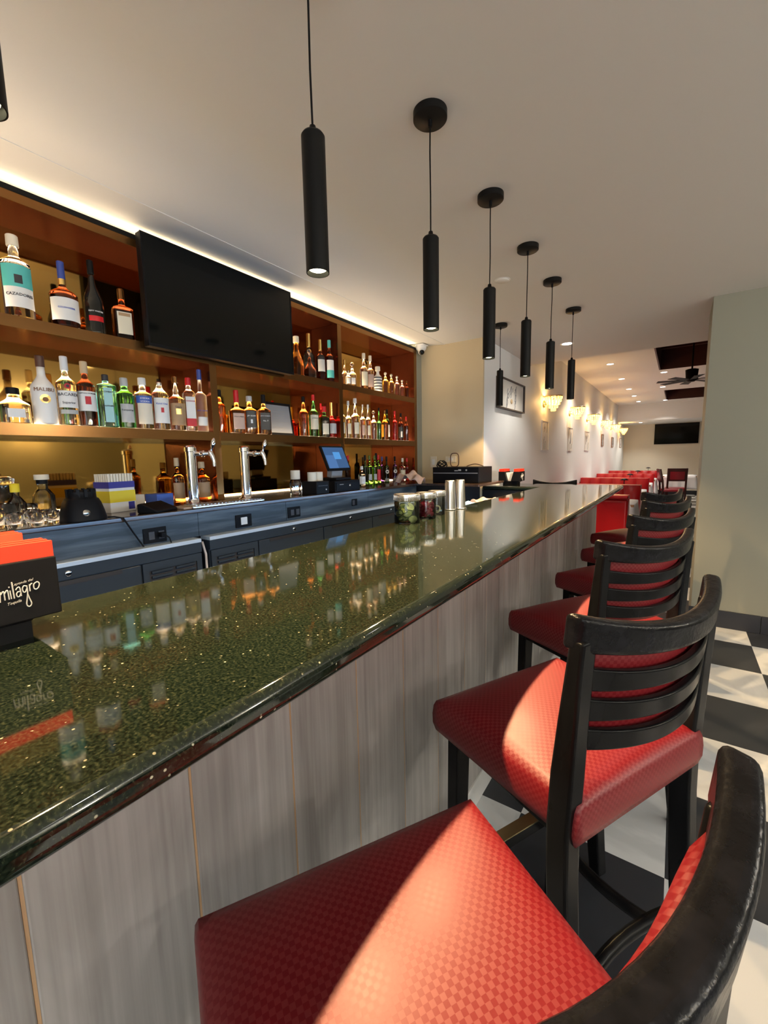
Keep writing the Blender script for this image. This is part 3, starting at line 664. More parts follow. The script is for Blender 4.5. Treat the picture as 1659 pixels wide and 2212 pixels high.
BB('whiskey_bottle',2.411,X+.005,S3,.319,.0368,'green','redcap','green whiskey bottle with dark red cap and cream label',sh=.56,nk=.68,nr=.30,cs=.86,cr=.32,lab=[('lab_cream',.95,.18,.52)],text=[('JAMESON',.44,.010,'ink')])
BB('liqueur_bottle',2.529,X+.005,S3,.243,.0418,'olive','redcap','short dark green bottle with burgundy cap and small pale label',e=4,sh=.60,nk=.72,nr=.34,cs=.82,cr=.42,lab=[('lab_cream',.55,.10,.44)])
BB('liqueur_bottle',2.622,X,S3,.283,.0375,'red','gold','dark red bottle with long gold foil neck and grey label',sh=.46,nk=.58,nr=.30,cs=.62,cr=.34,lab=[('lab_grey',.95,.12,.40)])
BB('slim_bottle',2.635,-2.45,S3,.287,.022,'red','redcap','slim red bottle against the second copper divider',sh=.56,nk=.7,nr=.36,cs=.86)
# middle shelf, right bay
for (Y,h,r,sh,lb,cp) in [(2.745,.323,.0355,.52,'first tall clear bottle right of the second divider, middle shelf','steel'),(2.835,.315,.030,.50,'second tall clear bottle right of the second divider, middle shelf','lab_white'),(2.93,.346,.043,.52,'tallest clear bottle in the right bay of the middle shelf','lab_white'),(3.035,.305,.0275,.54,'fourth clear bottle in the right bay, slim with dusty label','steel'),(3.115,.31,.0255,.54,'fifth clear bottle in the right bay, slim with pale cap','lab_white')]:
    BB('vodka_bottle',Y,X,S3,h,r,'clear',cp,lb,sh=sh,nk=sh+.13,nr=.32,cs=.88,cr=.36,lab=[('lab_pink' if 'dusty' in lb else 'lab_cream',.5,.12,.40)])
BB('vodka_bottle',3.2,X,S3,.262,.0305,'clear','glass','short round clear bottle with ball stopper, middle shelf right bay',sh=.56,nk=.72,nr=.30,cs=.84,cr=.48,capname='ball')
BB('absinthe_bottle',3.285,X,S3,.296,.0215,'green','olive' and 'black','green tinted bottle beside the short ball stopper bottle, middle shelf',sh=.5,nk=.62,nr=.34,cs=.9)
BB('aperitif_bottle',3.38,X,S3,.28,.0335,'orange','copper','bright orange aperitif bottle in the right bay of the middle shelf',sh=.56,nk=.72,nr=.30,cs=.88)
BB('vermouth_bottle',3.47,-2.36,S3,.30,.0266,'olive','black','dark bottle with pale label right of the orange aperitif',sh=.6,nk=.74,nr=.34,cs=.86,lab=[('lab_white',1.0,.12,.5)])
BB('aperitif_bottle',3.555,X,S3,.288,.0262,'red','redcap','bright red aperitif bottle right of the orange aperitif, middle shelf',sh=.6,nk=.72,nr=.32,cs=.88)
BB('liqueur_bottle',3.665,X,S3,.275,.0285,'dark','black','dark bottle with pale triangle mark, second from the right end of middle shelf',sh=.58,nk=.74,nr=.34,cs=.86,lab=[('lab_black',1.0,.1,.5),('lab_white',.3,.14,.34)])
BB('liqueur_bottle',3.77,X,S3,.25,.024,'dark','redcap','dark bottle with red cap at the right end of the middle shelf',sh=.58,nk=.74,nr=.34,cs=.86)
# upper shelf, middle bay right of the television
BB('cognac_bottle',2.264,X,S2,.280,.0511,'orange','cream','wide amber cognac bottle with white stopper, just right of the television',sh=.22,nk=.74,nr=.30,cs=.84,cr=.42)
BB('cognac_bottle',2.395,X,S2,.215,.048,'dark','glass','round dark flask with large glass ball stopper',sh=.22,nk=.62,nr=.22,cs=.72,cr=.34,capname='ball')
BB('champagne_bottle',2.50,-2.43,S2,.37,.045,'olive','gold','tall black bottle with gold foil neck behind the round flask',body_mat='black_glass',sh=.50,nk=.72,nr=.32,cs=.72,cr=.36,lab=[('lab_black',1,.14,.40)])
BB('whisky_bottle',2.555,-2.36,S2,.325,.035,'dark','gold','brown bottle with black banner label and gold cap, left of teal capped bottle',sh=.56,nk=.70,nr=.34,cs=.74,cr=.38,lab=[('lab_grey',.9,.24,.56),('lab_black',.9,.52,.64)])
BB('whisky_bottle',2.612,X+.008,S2,.325,.0325,'dark','teal','brown bottle with teal cap and white and teal label on the upper shelf',sh=.58,nk=.70,nr=.34,cs=.82,cr=.40,lab=[('lab_white',1.0,.10,.52),('teal',1.0,.10,.28)])
BB('slim_bottle',2.64,-2.45,S2,.31,.017,'dark','copper','slim brown bottle against the second divider on the upper shelf',sh=.56,nk=.7,nr=.36,cs=.86)
# upper shelf, right bay
BB('flask_bottle',2.76,-2.37,S2,.22,.024,'dark','copper','small dark bottle right of the second divider on the upper shelf',sh=.5,nk=.7,nr=.4,cs=.84)
BB('miniature_bottle',2.83,X+.015,S2,.125,.022,'clear','steel','tiny clear flask at the front, left end of the upper right bay',sh=.56,nk=.74,nr=.36,cs=.84,lab=[('lab_white',.8,.14,.5)])
BB('tequila_bottle',2.905,X,S2,.207,.0345,'clear','glass','squat clear tequila bottle with ball stopper, upper right bay',e=3,sh=.50,nk=.64,nr=.34,cs=.76,cr=.50,capname='ball',lab=[('lab_white',.5,.1,.36)])
BB('slim_bottle',2.955,-2.45,S2,.255,.026,'rose','gold','slim bottle with gold cap behind the squat clear tequila',sh=.5,nk=.66,nr=.34,cs=.82)
BB('tequila_bottle',3.07,X,S2,.312,.0359,'rose','cream','tall clear bottle with cream cap, taller of two in the upper right bay',sh=.56,nk=.66,nr=.36,cs=.84,cr=.42,lab=[('lab_cream',.85,.10,.48)])
BB('tequila_bottle',3.165,X,S2,.308,.0335,'rose','cream','clear bottle with cream cap, right one of two tall bottles in the upper right bay',sh=.56,nk=.66,nr=.36,cs=.84,cr=.42,lab=[('lab_pink',.85,.10,.46)])
o=BB('striped_bottle',3.28,X,S2,.232,.0385,'clear','cream','white bottle with black horizontal stripes in the upper right bay',body_mat='milk',sh=.56,nk=.74,nr=.36,cs=.84,cr=.62)
b=MB()
for k in range(5): b.lathe([(.0392,.022+k*.026),(.0392,.032+k*.026)],30,cap0=False,cap1=False)
b.build('stripe_print','ink',o)
for (Y,h,r,g,lb) in [(3.405,.202,.0295,'yellow','squat yellow bottle with ball stopper, left one of two yellow, upper right bay'),(3.505,.2,.0275,'yellow','squat yellow bottle with ball stopper, right one of two yellow, upper right bay'),(3.605,.196,.026,'rose','squat pale bottle with ball stopper beside the two yellow ones'),(3.70,.172,.0235,'rose','small pale bottle with ball stopper, second from the right end of the upper shelf')]:
    BB('tequila_bottle',Y,X,S2,h,r,g,'cream',lb,e=3,sh=.56,nk=.70,nr=.36,cs=.80,cr=.46,capname='ball')
BB('flask_bottle',3.79,X,S2,.175,.02,'dark','copper','small dark bottle at the right end of the upper shelf',sh=.56,nk=.7,nr=.36,cs=.86)
# bottles standing on the back counter
gc='bottles on the back counter'
BB('rum_bottle',1.285,-2.30,CT,.256,.035,'amber','tan','amber bottle with tan label standing left of the first beer tap',sh=.56,nk=.70,nr=.34,cs=.82,lab=[('lab_tan',.9,.12,.46)],group=gc)
BB('rum_bottle',1.452,-2.33,CT,.232,.0455,'orange','tan','wide orange bottle with tan label standing right of the first beer tap',sh=.56,nk=.72,nr=.36,cs=.84,lab=[('lab_tan',.85,.10,.48)],group=gc)
for a in [('mixer_bottle',2.85,-2.37,.26,.024,'dark','redcap','dark bottle behind the right edge of the register screen',None),
 ('mixer_bottle',2.93,-2.42,.265,.021,'red','redcap','red bottle with pale neck right of the register screen',None),
 ('mixer_bottle',2.84,-2.20,.17,.030,'clear','lab_white','clear glass bottle right of the register drawer','lab_white'),
 ('vermouth_bottle',2.955,-2.25,.264,.0243,'olive','black','black green bottle right of the clear glass bottle on the counter',None),
 ('liqueur_bottle',3.045,-2.27,.262,.025,'lime','lime','left bright green bottle of two on the counter','lime'),
 ('liqueur_bottle',3.125,-2.27,.26,.0235,'lime','lime','right bright green bottle of two on the counter','lime'),
 ('liqueur_bottle',3.21,-2.29,.264,.0225,'lime','redcap','green bottle with red cap and red lower label on the counter','redcap'),
 ('vermouth_bottle',3.37,-2.43,.285,.027,'olive','black','dark green bottle in the back row behind the red capped green bottle',None),
 ('vermouth_bottle',3.375,-2.31,.25,.0255,'olive','black','dark bottle with white round label, left one of the pair','round'),
 ('vermouth_bottle',3.52,-2.31,.25,.0245,'violet','black','dark violet bottle with white round label, right one of the pair','round'),
 ('vermouth_bottle',3.47,-2.43,.25,.0235,'violet','bluecap','violet bottle behind the pair with round labels',None),
 ('sherry_bottle',3.60,-2.27,.232,.029,'rose','cream','beige bottle beside the crumpled rag','lab_cream'),
 ('wine_bottle',3.69,-2.33,.225,.0205,'red','redcap','red bottle right of the beige bottle on the counter',None),
 ('wine_bottle',3.78,-2.33,.232,.022,'red','redcap','red bottle at the right end of the counter, against the side panel',None)]:
    nm,Y,x,h,r,g,cp,lb,lbm=a
    cp=G[cp] if cp in G else cp
    L=None
    EX=[('lab_white',.42,.018),('darkgrey',.42,.008)] if lbm=='round' else None
    if lbm=='round': L=[('lab_grey',.8,.06,.16)]
    elif lbm=='lime': L=[('lab_grey',.6,.16,.36)]
    elif lbm: L=[(lbm,.95,.10,.5)]
    BB(nm,Y,x,CT,h,r,g,cp,lb,sh=.58,nk=.72,nr=.36,cs=.84,lab=L,group=gc,extra=EX)

# ------------------------------------------------------------------ beer taps
def tap():
    t=thing('beer_tap','x','beer tap',(0,0,CT),group='chrome beer towers')
    MB().lathe([(.044,0),(.044,.006),(.044,.006),(.031,.012),(.029,.03),(.029,.03),(.029,.285),(.029,.285),(.033,.288),(.033,.288),(.033,.31),(.033,.31),(.026,.32),(.0001,.322)],32).build('column','chrome',t)
    f=MB().lathe([(.013,0),(.013,.03),(.013,.03),(.018,.032),(.018,.05),(.018,.05),(.010,.052),(.010,.09)],20).build('shank','chrome',t,loc=(.026,0,.275),rot=(0,pi/2,0))
    MB().tube([(.115,0,.275),(.122,0,.262),(.128,0,.235),(.130,0,.205)],[.013,.012,.010,.009],14).build('spout','chrome',t)
    MB().lathe([(.0001,-.014),(.010,-.014),(.014,-.004),(.014,.006),(.009,.014),(.0001,.014)],18).build('valve','chrome',t,loc=(.112,0,.278))
    MB().tube([(.116,0,.285),(.120,0,.300),(.125,0,.312)],[.006,.006,.0075],12).build('handle_stem','chrome',t)
    MB().lathe([(.006,0),(.010,.012),(.013,.03),(.009,.05),(.004,.058),(.0001,.06)],14).build('handle','chrome',t,loc=(.122,0,.300),rot=(0,.25,0))
    return t
tp=tap(); tp.location=(-2.19,1.307,CT); tp.rotation_euler=(0,0,.55); tp['label']='left chrome beer tap tower between two orange bottles'
o=copy_tree(tp); o.location=(-2.17,1.64,CT); o['label']='right chrome beer tap tower, standing alone beside the second divider'
t=thing('drip_tray','steel drip tray on the counter edge at the foot of the taps','drip tray',(-2.02,1.40,CT),0)
MB().box(-.065,.065,-.24,.20,0,.012).build('tray','steel',t,bevel=.003)
b=MB()
for k in range(20): b.box(-.055,.055,-.22+k*.021,-.212+k*.021,.012,.015)
b.build('grid','steel',t)

# ------------------------------------------------------------------ things on the back counter
t=thing('blender_base','black blender motor base without its jug on the counter','blender',(-2.0,.705,CT))
MB().lathe([(.075,0),(.078,.006),(.078,.006),(.070,.045),(.062,.075),(.055,.09),(.055,.09),(.049,.094),(.047,.118),(.047,.118),(.040,.124),(.0001,.124)],36,e=3).build('body','black',t)
b=MB()
for k in range(12): b.box(.040,.052,-.006,.006,.098,.130,Matrix.Rotation(k*pi/6,4,'Z'))
b.build('coupling','black',t,bevel=.001)
MB().lathe([(.0001,0),(.013,0),(.013,.008),(.0001,.009)],18).build('dial','steel',t,loc=(.064,-.012,.035),rot=(0,1.35,0))
t=thing('straw_box','open carton of paper straws with navy and yellow bands','box',(-2.22,.925,CT),.25)
MB().box(-.05,.05,-.066,.066,0,.125).build('carton','lab_white',t,bevel=.003)
MB().box(-.0505,.0505,-.0665,.0665,.115,.145).build('navy_band','navy',t)
MB().box(-.0506,.0506,-.0666,.0666,.048,.102).build('yellow_band','yellow',t)
MB().box(.0505,.0512,.026,.058,.010,.046).build('cup_print','navy',t)
b=MB()
for i in range(7):
    for j in range(9): b.cyl(.0062,.14,.182,8,((-.042+i*.014),(-.058+j*.0145),0))
o=b.build('straws','cream',t); o['kind']='stuff'
t=thing('card_terminal','black wedge shaped card terminal lying on the counter','card terminal',(-2.02,1.02,CT),.5)
MB().prism([(-.05,0),(.05,0),(.052,.012),(-.03,.046),(-.05,.042)],-.078,.078,'y').build('housing','black',t,bevel=.006,bseg=3)
MB().box(-.02,.035,-.05,.05,0,.002,Matrix.Translation((.0,0,.030))@Matrix.Rotation(.39,4,'Y')).build('keypad','darkgrey',t)
tag(MB().box(-.045,.045,-.05,.05,0,.068).build('sugar_box','blue',None,(-2.26,1.155,CT),(0,0,.2),bevel=.003),'small blue box behind the card terminal','box')
tag(MB().box(-.03,.03,-.05,.05,0,.07).build('packet_carton','cream',None,(-2.30,1.035,CT),(0,0,.1),bevel=.003),'small cream carton between the straw carton and blue box','box')
tag(MB().tube([(-1.985,.76,CT+.006),(-1.95,.80,CT+.006),(-1.94,.83,CT-.002),(-1.935,.86,1.06),(-1.94,.90,.99),(-1.935,.915,.955)],.0035,8).build('power_cord','black'),'black cord running from the blender over the counter edge','cord')
tag(MB().tube([(-1.925,.99,1.03),(-1.918,1.01,1.01),(-1.918,1.02,.975),(-1.915,1.005,.94),(-1.918,.985,.93)],.003,8).build('power_cord','black'),'short black cord hanging from the counter front socket','cord')
t=thing('cutting_board','pale wooden board lying along the counter edge by the taps','board',(-2.03,1.17,CT),0)
MB().box(-.05,.06,-.05,.0,0,.010).build('board','skin_wood',t,bevel=.003)
# glass vase with cork lid
t=thing('glass_vase','clear faceted glass jar with beige lid left of the receipt printer','jar',(-2.08,1.966,CT))
b=MB().lathe([(.037,0),(.040,.01),(.040,.07),(.036,.095),(.030,.105)],10,smooth=False); b.build('glass_body','jar_glass',t)
MB().lathe([(.029,.105),(.031,.108),(.031,.16),(.029,.164),(.0001,.164)],24).build('lid','cream',t)
t=thing('receipt_printer','small black receipt printer left of the cash drawer','printer',(-2.02,2.09,CT),.0)
MB().box(-.07,.07,-.062,.062,0,.088).build('housing','black',t,bevel=.006,bseg=3)
MB().box(.0705,.072,-.045,.045,.055,.059).build('paper_slot','darkgrey',t)
MB().lathe([(.0001,0),(.005,0),(.005,.002),(.0001,.002)],12).build('power_light','white',t,loc=(.07,.03,.03),rot=(0,pi/2,0))
for i,(lb) in enumerate(['left cream paper roll standing on the receipt printer','right cream paper roll standing on the receipt printer']):
    tag(MB().lathe([(.008,0),(.03,0),(.03,0),(.03,.06),(.03,.06),(.008,.06)],24).build('paper_roll','cream',None,(-2.02,2.06+i*.062,CT+.088)),lb,'paper roll','paper rolls on the printer')
t=thing('cash_drawer','black cash drawer with lock under the register screen','cash drawer',(-2.06,2.37,CT),0)
MB().box(-.15,.09,-.135,.145,0,.078).build('drawer_case','black',t,bevel=.004)
MB().box(.09,.096,-.128,.138,.012,.066).build('drawer','black',t,bevel=.002)
MB().lathe([(.0001,0),(.010,0),(.010,.004),(.0001,.005)],16).build('lock','chrome',t,loc=(.096,.02,.04),rot=(0,pi/2,0))
MB().box(.096,.0964,-.092,-.05,.050,.054).build('maker_mark','lab_grey',t)
t=thing('register_screen','register touch screen showing blue panes on the cash drawer','monitor',(-2.10,2.38,CT+.078),0)
MB().box(-.09,.09,-.085,.085,0,.02).build('base','black',t,bevel=.004)
MB().box(-.03,.02,-.06,.06,.02,.075,Matrix.Rotation(.15,4,'Y')).build('neck','grey',t,bevel=.006)
rot=Matrix.Translation((.02,.0,.165))@Matrix.Rotation(-.42,4,'Y')
MB().box(-.02,.0,-.125,.125,-.098,.098,rot).build('housing','black',t,bevel=.005)
MB().box(.0,.001,-.112,.112,-.083,.083,rot).build('display','screen_blue',t)
MB().box(.001,.0016,-.106,-.01,-.083,.02,rot).build('pane','screen_mid',t); MB().box(.001,.0018,-.02,.055,-.012,.045,rot).build('dialog','screen_cyan',t)
t=thing('certificate_frame','black framed certificate leaning on the middle shelf beside brown bottles','framed certificate',(-2.34,2.10,S3+.003),0)
Rt=Matrix.Rotation(R(-9),4,'Y')
MB().box(-.012,.0,-.125,.125,0,.235,Rt).build('backing','black',t,bevel=.002)
MB().box(.0,.001,-.106,.106,.019,.216,Rt).build('sheet','cert_paper',t)
b=MB()
for k,(w_,z) in enumerate([(.02,.195),(.075,.172),(.09,.150),(.05,.130),(.085,.11),(.085,.095),(.06,.06),(.06,.05)]): b.box(.001,.0014,-w_,w_,z-.003,z+.003,Rt)
b.build('print_lines','grey',t)
# rag
def rag(u_,v_):
    x=-.16+.32*u_; y=-.13+.26*v_; d=1-((x/.16)**2*.55+(y/.13)**2*.55)
    return Vector((x*.78,y*.8,max(.004,.088*max(0,d)**.6+.022*math.sin(31*x+9*y)*math.cos(17*y)+.016*math.sin(55*x-23*y))))
b=MB().slab(rag,30,30,lambda u_,v_:rag(u_,v_)-Vector((0,0,.004)))
tag(b.build('bar_rag','rag',None,(-1.985,3.27,CT+.002),(0,0,.3)),'crumpled beige bar rag lying on the corner of the back counter','rag')
# crystal glasses, left end of the counter
def tumbler(h,r): return MB().lathe([(r*.8,0),(r*.84,.004),(r,h),(r*.93,h),(r*.93,h),(r*.74,.012),(.0001,.011)],24)
g0=None
GL=[(-2.02,.490,.055,.027),(-1.99,.548,.052,.026),(-2.06,.555,.06,.026),(-2.05,.44,.07,.033),(-2.12,.5,.085,.035),(-2.10,.610,.05,.025),(-2.02,.608,.05,.024),(-2.16,.575,.075,.03)]
GN=['front clear shot glass nearest the counter edge, left of the blender','clear shot glass beside the front one, nearer the blender','clear tumbler behind the two front shot glasses','ribbed clear glass at the left photo edge on the counter','tall clear tumbler in the back of the glass group','small clear glass just left of the blender, back one','small clear glass just left of the blender, front one','clear glass in front of the stacked decanter lids']
for i,(x,y,h,r) in enumerate(GL):
    o=tumbler(h,r).build('drinking_glass',G['clear'],None,(x,y,CT)); tag(o,GN[i],'glass','glasses on the back counter')
t=thing('glass_decanter','clear cut glass decanter with wide top at the left photo edge','decanter',(-2.26,.53,CT),0,'decanters on the back counter')
MB().lathe([(.045,0),(.05,.01),(.05,.09),(.03,.115),(.024,.125),(.024,.15)],12).build('glass_body','jar_glass',t); MB().lathe([(.022,.15),(.034,.155),(.036,.175),(.02,.185),(.0001,.185)],16).build('stopper',G['clear'],t)
t=thing('glass_decanter','clear square decanter with black and cream stopper beside the blender','decanter',(-2.22,.645,CT),0,'decanters on the back counter')
MB().lathe([(.034,0),(.036,.01),(.036,.10),(.022,.125),(.017,.13),(.017,.15)],28,e=4).build('glass_body','jar_glass',t); MB().lathe([(.02,.15),(.02,.168)],20).build('collar','black',t); MB().lathe([(.026,.168),(.026,.188),(.024,.19),(.0001,.19)],20).build('stopper','cream',t)
t=thing('glass_decanter','clear round bottle with small yellow cap between the two decanters','decanter',(-2.15,.535,CT),0,'decanters on the back counter')
MB().lathe([(.03,0),(.032,.01),(.032,.08),(.016,.105),(.012,.11),(.012,.13)],24).build('glass_body','jar_glass',t); MB().lathe([(.0155,.125),(.0155,.158),(.0001,.16)],18).build('cap','yellow',t)

# ------------------------------------------------------------------ black box and cables on the end counter
t=thing('receiver_box','black electronic box on the end counter against the cream wall','electronic box',(-1.64,3.50,CT),0)
MB().box(-.225,.225,-.02,.30,0,.142).build('case','black',t,bevel=.004)
MB().box(-.215,.215,-.024,-.02,.085,.092).build('front_groove','grey',t)
MB().box(-.005,.03,-.0205,-.02,.106,.114).box(.033,.06,-.0205,-.02,.108,.122).build('maker_mark','lab_grey',t)
MB().lathe([(.0001,0),(.008,0),(.008,.002),(.0001,.002)],14).build('round_mark','lab_grey',t,loc=(.11,-.0205,.115),rot=(pi/2,0,0))
b=MB().tube([(-1.70+.042*math.copysign(abs(math.cos(a))**.6,math.cos(a)),3.6,CT+.205+.062*math.copysign(abs(math.sin(a))**.6,math.sin(a))) for a in [2*pi*k/28 for k in range(28)]],.005,8,closed=True)
tag(b.build('cable_hoop','darkbrown'),'dark rounded loop of stiff cable standing on the black box','cable')
b=MB(); 
for k in range(4): b.tube([(-1.82+.05*math.sin(a*1.0+k)*(1-.1*k),3.58+.04*math.cos(a+k),CT+.148+.012*k+.016*math.sin(2*a+k)) for a in [i*.35 for i in range(18)]],.005,7)
tag(b.build('cable_tangle','black'),'tangle of black cables lying on the left of the black box','cable')
b=MB().tube([(-1.58+.16*v,3.6,CT+.146+.02*math.sin(pi*v)) for v in [i/10 for i in range(11)]],.004,7)
tag(b.build('cable_arc','darkbrown'),'thin dark cable arching over the right half of the black box','cable')
# wall plates
for (x,z,lb) in [(-2.13,1.31,'cream double switch plate on the cream wall right of the shelving'),(-1.93,1.335,'cream wide wall plate on the cream wall above the cable tangle')]:
    w_=.036 if x<-2 else .06; h_=.058 if x<-2 else .03
    t=thing('switch_plate',lb,'switch',(x,4.0,z)); MB().box(-w_,w_,-.006,0,-h_,h_).build('plate','cream',t,bevel=.002); MB().box(-w_*.4,w_*.4,-.009,-.006,-h_*.5,h_*.5).build('rocker','white',t)

# ------------------------------------------------------------------ sink behind the bar
t=thing('under_bar_sink','steel bar sink with blue cloth behind the bar top','sink',(-1.31,2.70,0))
b=MB().box(-.02,.24,-.6,.6,.90,.92).box(-.02,0,-.6,.6,.92,1.0).box(.22,.24,-.6,.6,.92,1.0).box(-.02,.24,-.6,-.58,.92,1.0).box(-.02,.24,.58,.6,.92,1.0); b.build('basin','steel',t,bevel=.004)
b=MB().box(-.02,.24,-.6,.6,.0,.90); b.build('stand','darkgrey',t)
tag(MB().slab(lambda u_,v_:(.0+.15*u_,.26*v_,.095+.02*math.sin(9*u_)*math.cos(8*v_)),10,10,lambda u_,v_:(.0+.15*u_,.3*v_,.0)).build('sink_cloth','sinkblue',None,(-1.28,2.68,.921)),'blue cloth lying in the sink behind the bar','cloth')
tag(MB().slab(lambda u_,v_:(.0+.14*u_,.25*v_,.10+.02*math.sin(9*u_)*math.cos(8*v_)),10,10,lambda u_,v_:(.0+.14*u_,.2*v_,.0)).build('sink_cloth','lab_pink',None,(-1.28,2.98,.921)),'pink cloth lying in the sink behind the bar','cloth')

# ------------------------------------------------------------------ jars and shakers on the bar
def jar(name,label,x,y,r,h):
    t=thing(name,label,'jar',(x,y,BT+.0005),0,'glass jars on the bar top')
    MB().lathe([(r*.96,0),(r,.006),(r,h*.72),(r*.96,h*.76),(r*.96,h*.76),(r*.93,h*.76),(r*.93,h*.76),(r*.96,h*.70),(r*.96,.008),(r*.9,.005),(.0001,.005)],40).build('glass_body','jar_glass',t)
    pr=[(r*.98,h*.76),(r*1.03,h*.77),(r*1.03,h*.98),(r*1.0,h),(r*.8,h*1.0),(r*.78,h*.985),(.0001,h*.985)]
    b=MB().lathe(pr,44)
    for k in range(44): 
        a=2*pi*k/44; b.box(r*1.02,r*1.045,-.0016,.0016,h*.79,h*.96,Matrix.Rotation(a,4,'Z'))
    b.build('lid','steel',t); return t
jar('glass_jar','glass jar of cucumber slices with ridged steel lid on the bar',-.97,1.57,.056,.128)
jar('glass_jar','glass jar of dark red cherries with steel lid, behind the cucumber jar',-.965,1.735,.046,.123)
jar('glass_jar','glass jar with a pale ring inside, farthest of three on the bar',-.985,1.88,.042,.12)
sl=None; rs=random.Random(3)
for i in range(26):
    a=rs.random()*2*pi; rr=.014+.018*rs.random(); z=.016+.062*(i/26)+rs.random()*.006
    if sl is None:
        sl=MB().lathe([(.0001,-.0022),(.0185,-.0022),(.0185,-.0022),(.020,-.002),(.020,.002),(.0185,.0022),(.0185,.0022),(.0001,.0022)],24)
        sl=sl.build('cucumber_slice',['cuke','cuke_skin'],None)
        for p in sl.data.polygons:
            c=p.center
            if math.hypot(c.x,c.y)>.0182: p.material_index=1
        o=sl
    else: o=sl.copy(); COL.objects.link(o)
    o.location=(-.97+rr*math.cos(a),1.57+rr*math.sin(a),BT+z); o.rotation_euler=(rs.uniform(-1.1,1.1),rs.uniform(-.9,.9),rs.random()*3)
    tag(o,'cucumber slice inside the front glass jar on the bar','cucumber slice','cucumber slices in the jar')
b=MB()
for i in range(90):
    a=rs.random()*2*pi; rr=.034*math.sqrt(rs.random()); z=.016+.058*rs.random()
    b.lathe([(.0001,-.009),(.006,-.0065),(.009,0),(.006,.0065),(.0001,.009)],10,(rr*math.cos(a),rr*math.sin(a),z))
o=b.build('cherries','cherry',None,(-.965,1.735,BT)); tag(o,'dark red cherries filling the middle glass jar','cherries',kind='stuff')
tag(MB().tube([(.016*math.cos(a),.004*math.sin(2*a),.03+.016*math.sin(a)) for a in [2*pi*k/20 for k in range(20)]],.004,8,closed=True).build('onion_ring','lemon',None,(-.975,1.862,BT)),'pale ring lying inside the farthest glass jar','ring')
for (x,y,lb) in [(-1.01,1.95+.13,'left steel shaker tin on the bar beside the glass jars'),(-.985,2.155,'right steel shaker tin on the bar, next to the sink')]:
    t=thing('shaker_tin',lb,'shaker',(x,y,BT),0,'steel shaker tins on the bar')
    MB().lathe([(.030,0),(.031,.002),(.031,.002),(.0275,.09),(.0255,.152),(.0245,.16),(.0001,.161)],36).build('tin','steel',t)
    MB().lathe([(.0312,0),(.033,.001),(.033,.005),(.0312,.006)],36,cap0=False,cap1=False).build('rim','steel',t)

# ------------------------------------------------------------------ napkin caddies
def caddy(label,loc,rz,scale=1):
    t=thing('napkin_caddy',label,'napkin caddy',loc,rz,'black napkin caddies')
    # V notched body seen from -Y, logo on the sides
    W=.105; H=.135
    for s_ in(-1,1):
        poly=[(s_*W,.040),(s_*W,H),(s_*.045,H),(s_*.018,.040)]
        MB().prism(poly if s_>0 else poly[::-1],-.085,.085,'y').build('bin','black',t,bevel=.002)
        n=MB(); 
        for k in range(5): n.box(-.026+k*.0104,-.0165+k*.0104,-.082,.084,0,.043-.004*(k%2))
        n.build('red_napkins','red_flat',t,loc=(s_*.073,0,H-.018))
    MB().prism([(-.018,.040),(.018,.040),(.045,H-.012),(-.045,H-.012)],-.045,.084,'y').build('white_napkins','paper',t)
    MB().prism([(-.070,.0),(.070,.0),(.070,.028),(.100,.0405),(-.100,.0405),(-.070,.028)],-.052,.052,'y').build('base','black',t)
    return t
def strokes(t,face_x,cy,cz,sc,mir=1):
    # hand lettered word, drawn as thin raised brush strokes on the side of the caddy
    S=[]
    def st(pts,w=.9): S.append((pts,w))
    st([(0,0),(.4,4.6),(.6,5)]); st([(.5,3.8),(1.5,5.1),(1.9,4.6),(2.0,.4)]); st([(2.0,3.6),(3.0,5.2),(3.5,4.6),(3.7,.2)])   # m
    st([(4.6,.2),(4.4,4.8)]); st([(4.2,6.4),(4.3,7.0)])                                                                   # i
    st([(5.8,.0),(5.5,9.0)],1.0)                                                                                           # l
    st([(6.8,4.2),(7.6,5.2),(8.5,4.8),(8.8,.2)]); st([(8.7,2.6),(7.6,2.9),(6.9,1.8),(7.2,.4),(8.1,.3),(8.8,1.8)])           # a
    st([(11.2,4.8),(10.3,5.2),(9.6,3.8),(9.9,2.0),(10.8,1.8),(11.4,3.4)]); st([(11.5,5.0),(11.6,1.2),(11.0,-2.6),(10.6,-5.2),(11.2,-6.6),(12.2,-6.6),(12.7,-5.2),(12.0,-2.2),(11.6,0)]) # g
    st([(12.7,1.4),(12.7,5.2)]); st([(12.7,4.0),(13.4,5.2),(14.0,5.3)])                                                    # r
    st([(15.4,5.3),(14.6,4.4),(14.5,2.4),(15.3,1.5),(16.5,2.2),(17.0,4.0),(16.4,5.3),(15.4,5.3)])                          # o
    b=MB()
    def smooth(p):
        P=[Vector((q[0],q[1],0)) for q in p]
        if len(P)<3: return P
        out=[]
        for i in range(len(P)-1):
            p0,p1,p2,p3=P[max(i-1,0)],P[i],P[i+1],P[min(i+2,len(P)-1)]
            for k in range(5):
                u=k/5; out.append(.5*((2*p1)+(p2-p0)*u+(2*p0-5*p1+4*p2-p3)*u*u+(3*p1-p0-3*p2+p3)*u**3))
        out.append(P[-1]); return out
    for p,w in S:
        pts=smooth(p); b.tube([(face_x,cy+mir*(q.x-8.5)*sc,cz+(q.y+.10*q.x)*sc) for q in pts],.34*w*sc,8)
    b.build('lettering','lab_grey',t)
    for s_,dx,dz,size in(('Leyenda del',.2,7.6,1.9),('Tequila',-4.2,-2.4,2.1)):
        vs,fs=text_geo(s_,size*sc,extr=.0002,shear=.3); MB().add([(face_x+.0004+z,cy+mir*(x+dx*sc+1.2*sc),cz+y+(dz+.8)*sc+.12*x) for x,y,z in vs],fs).build('lettering','lab_grey',t)
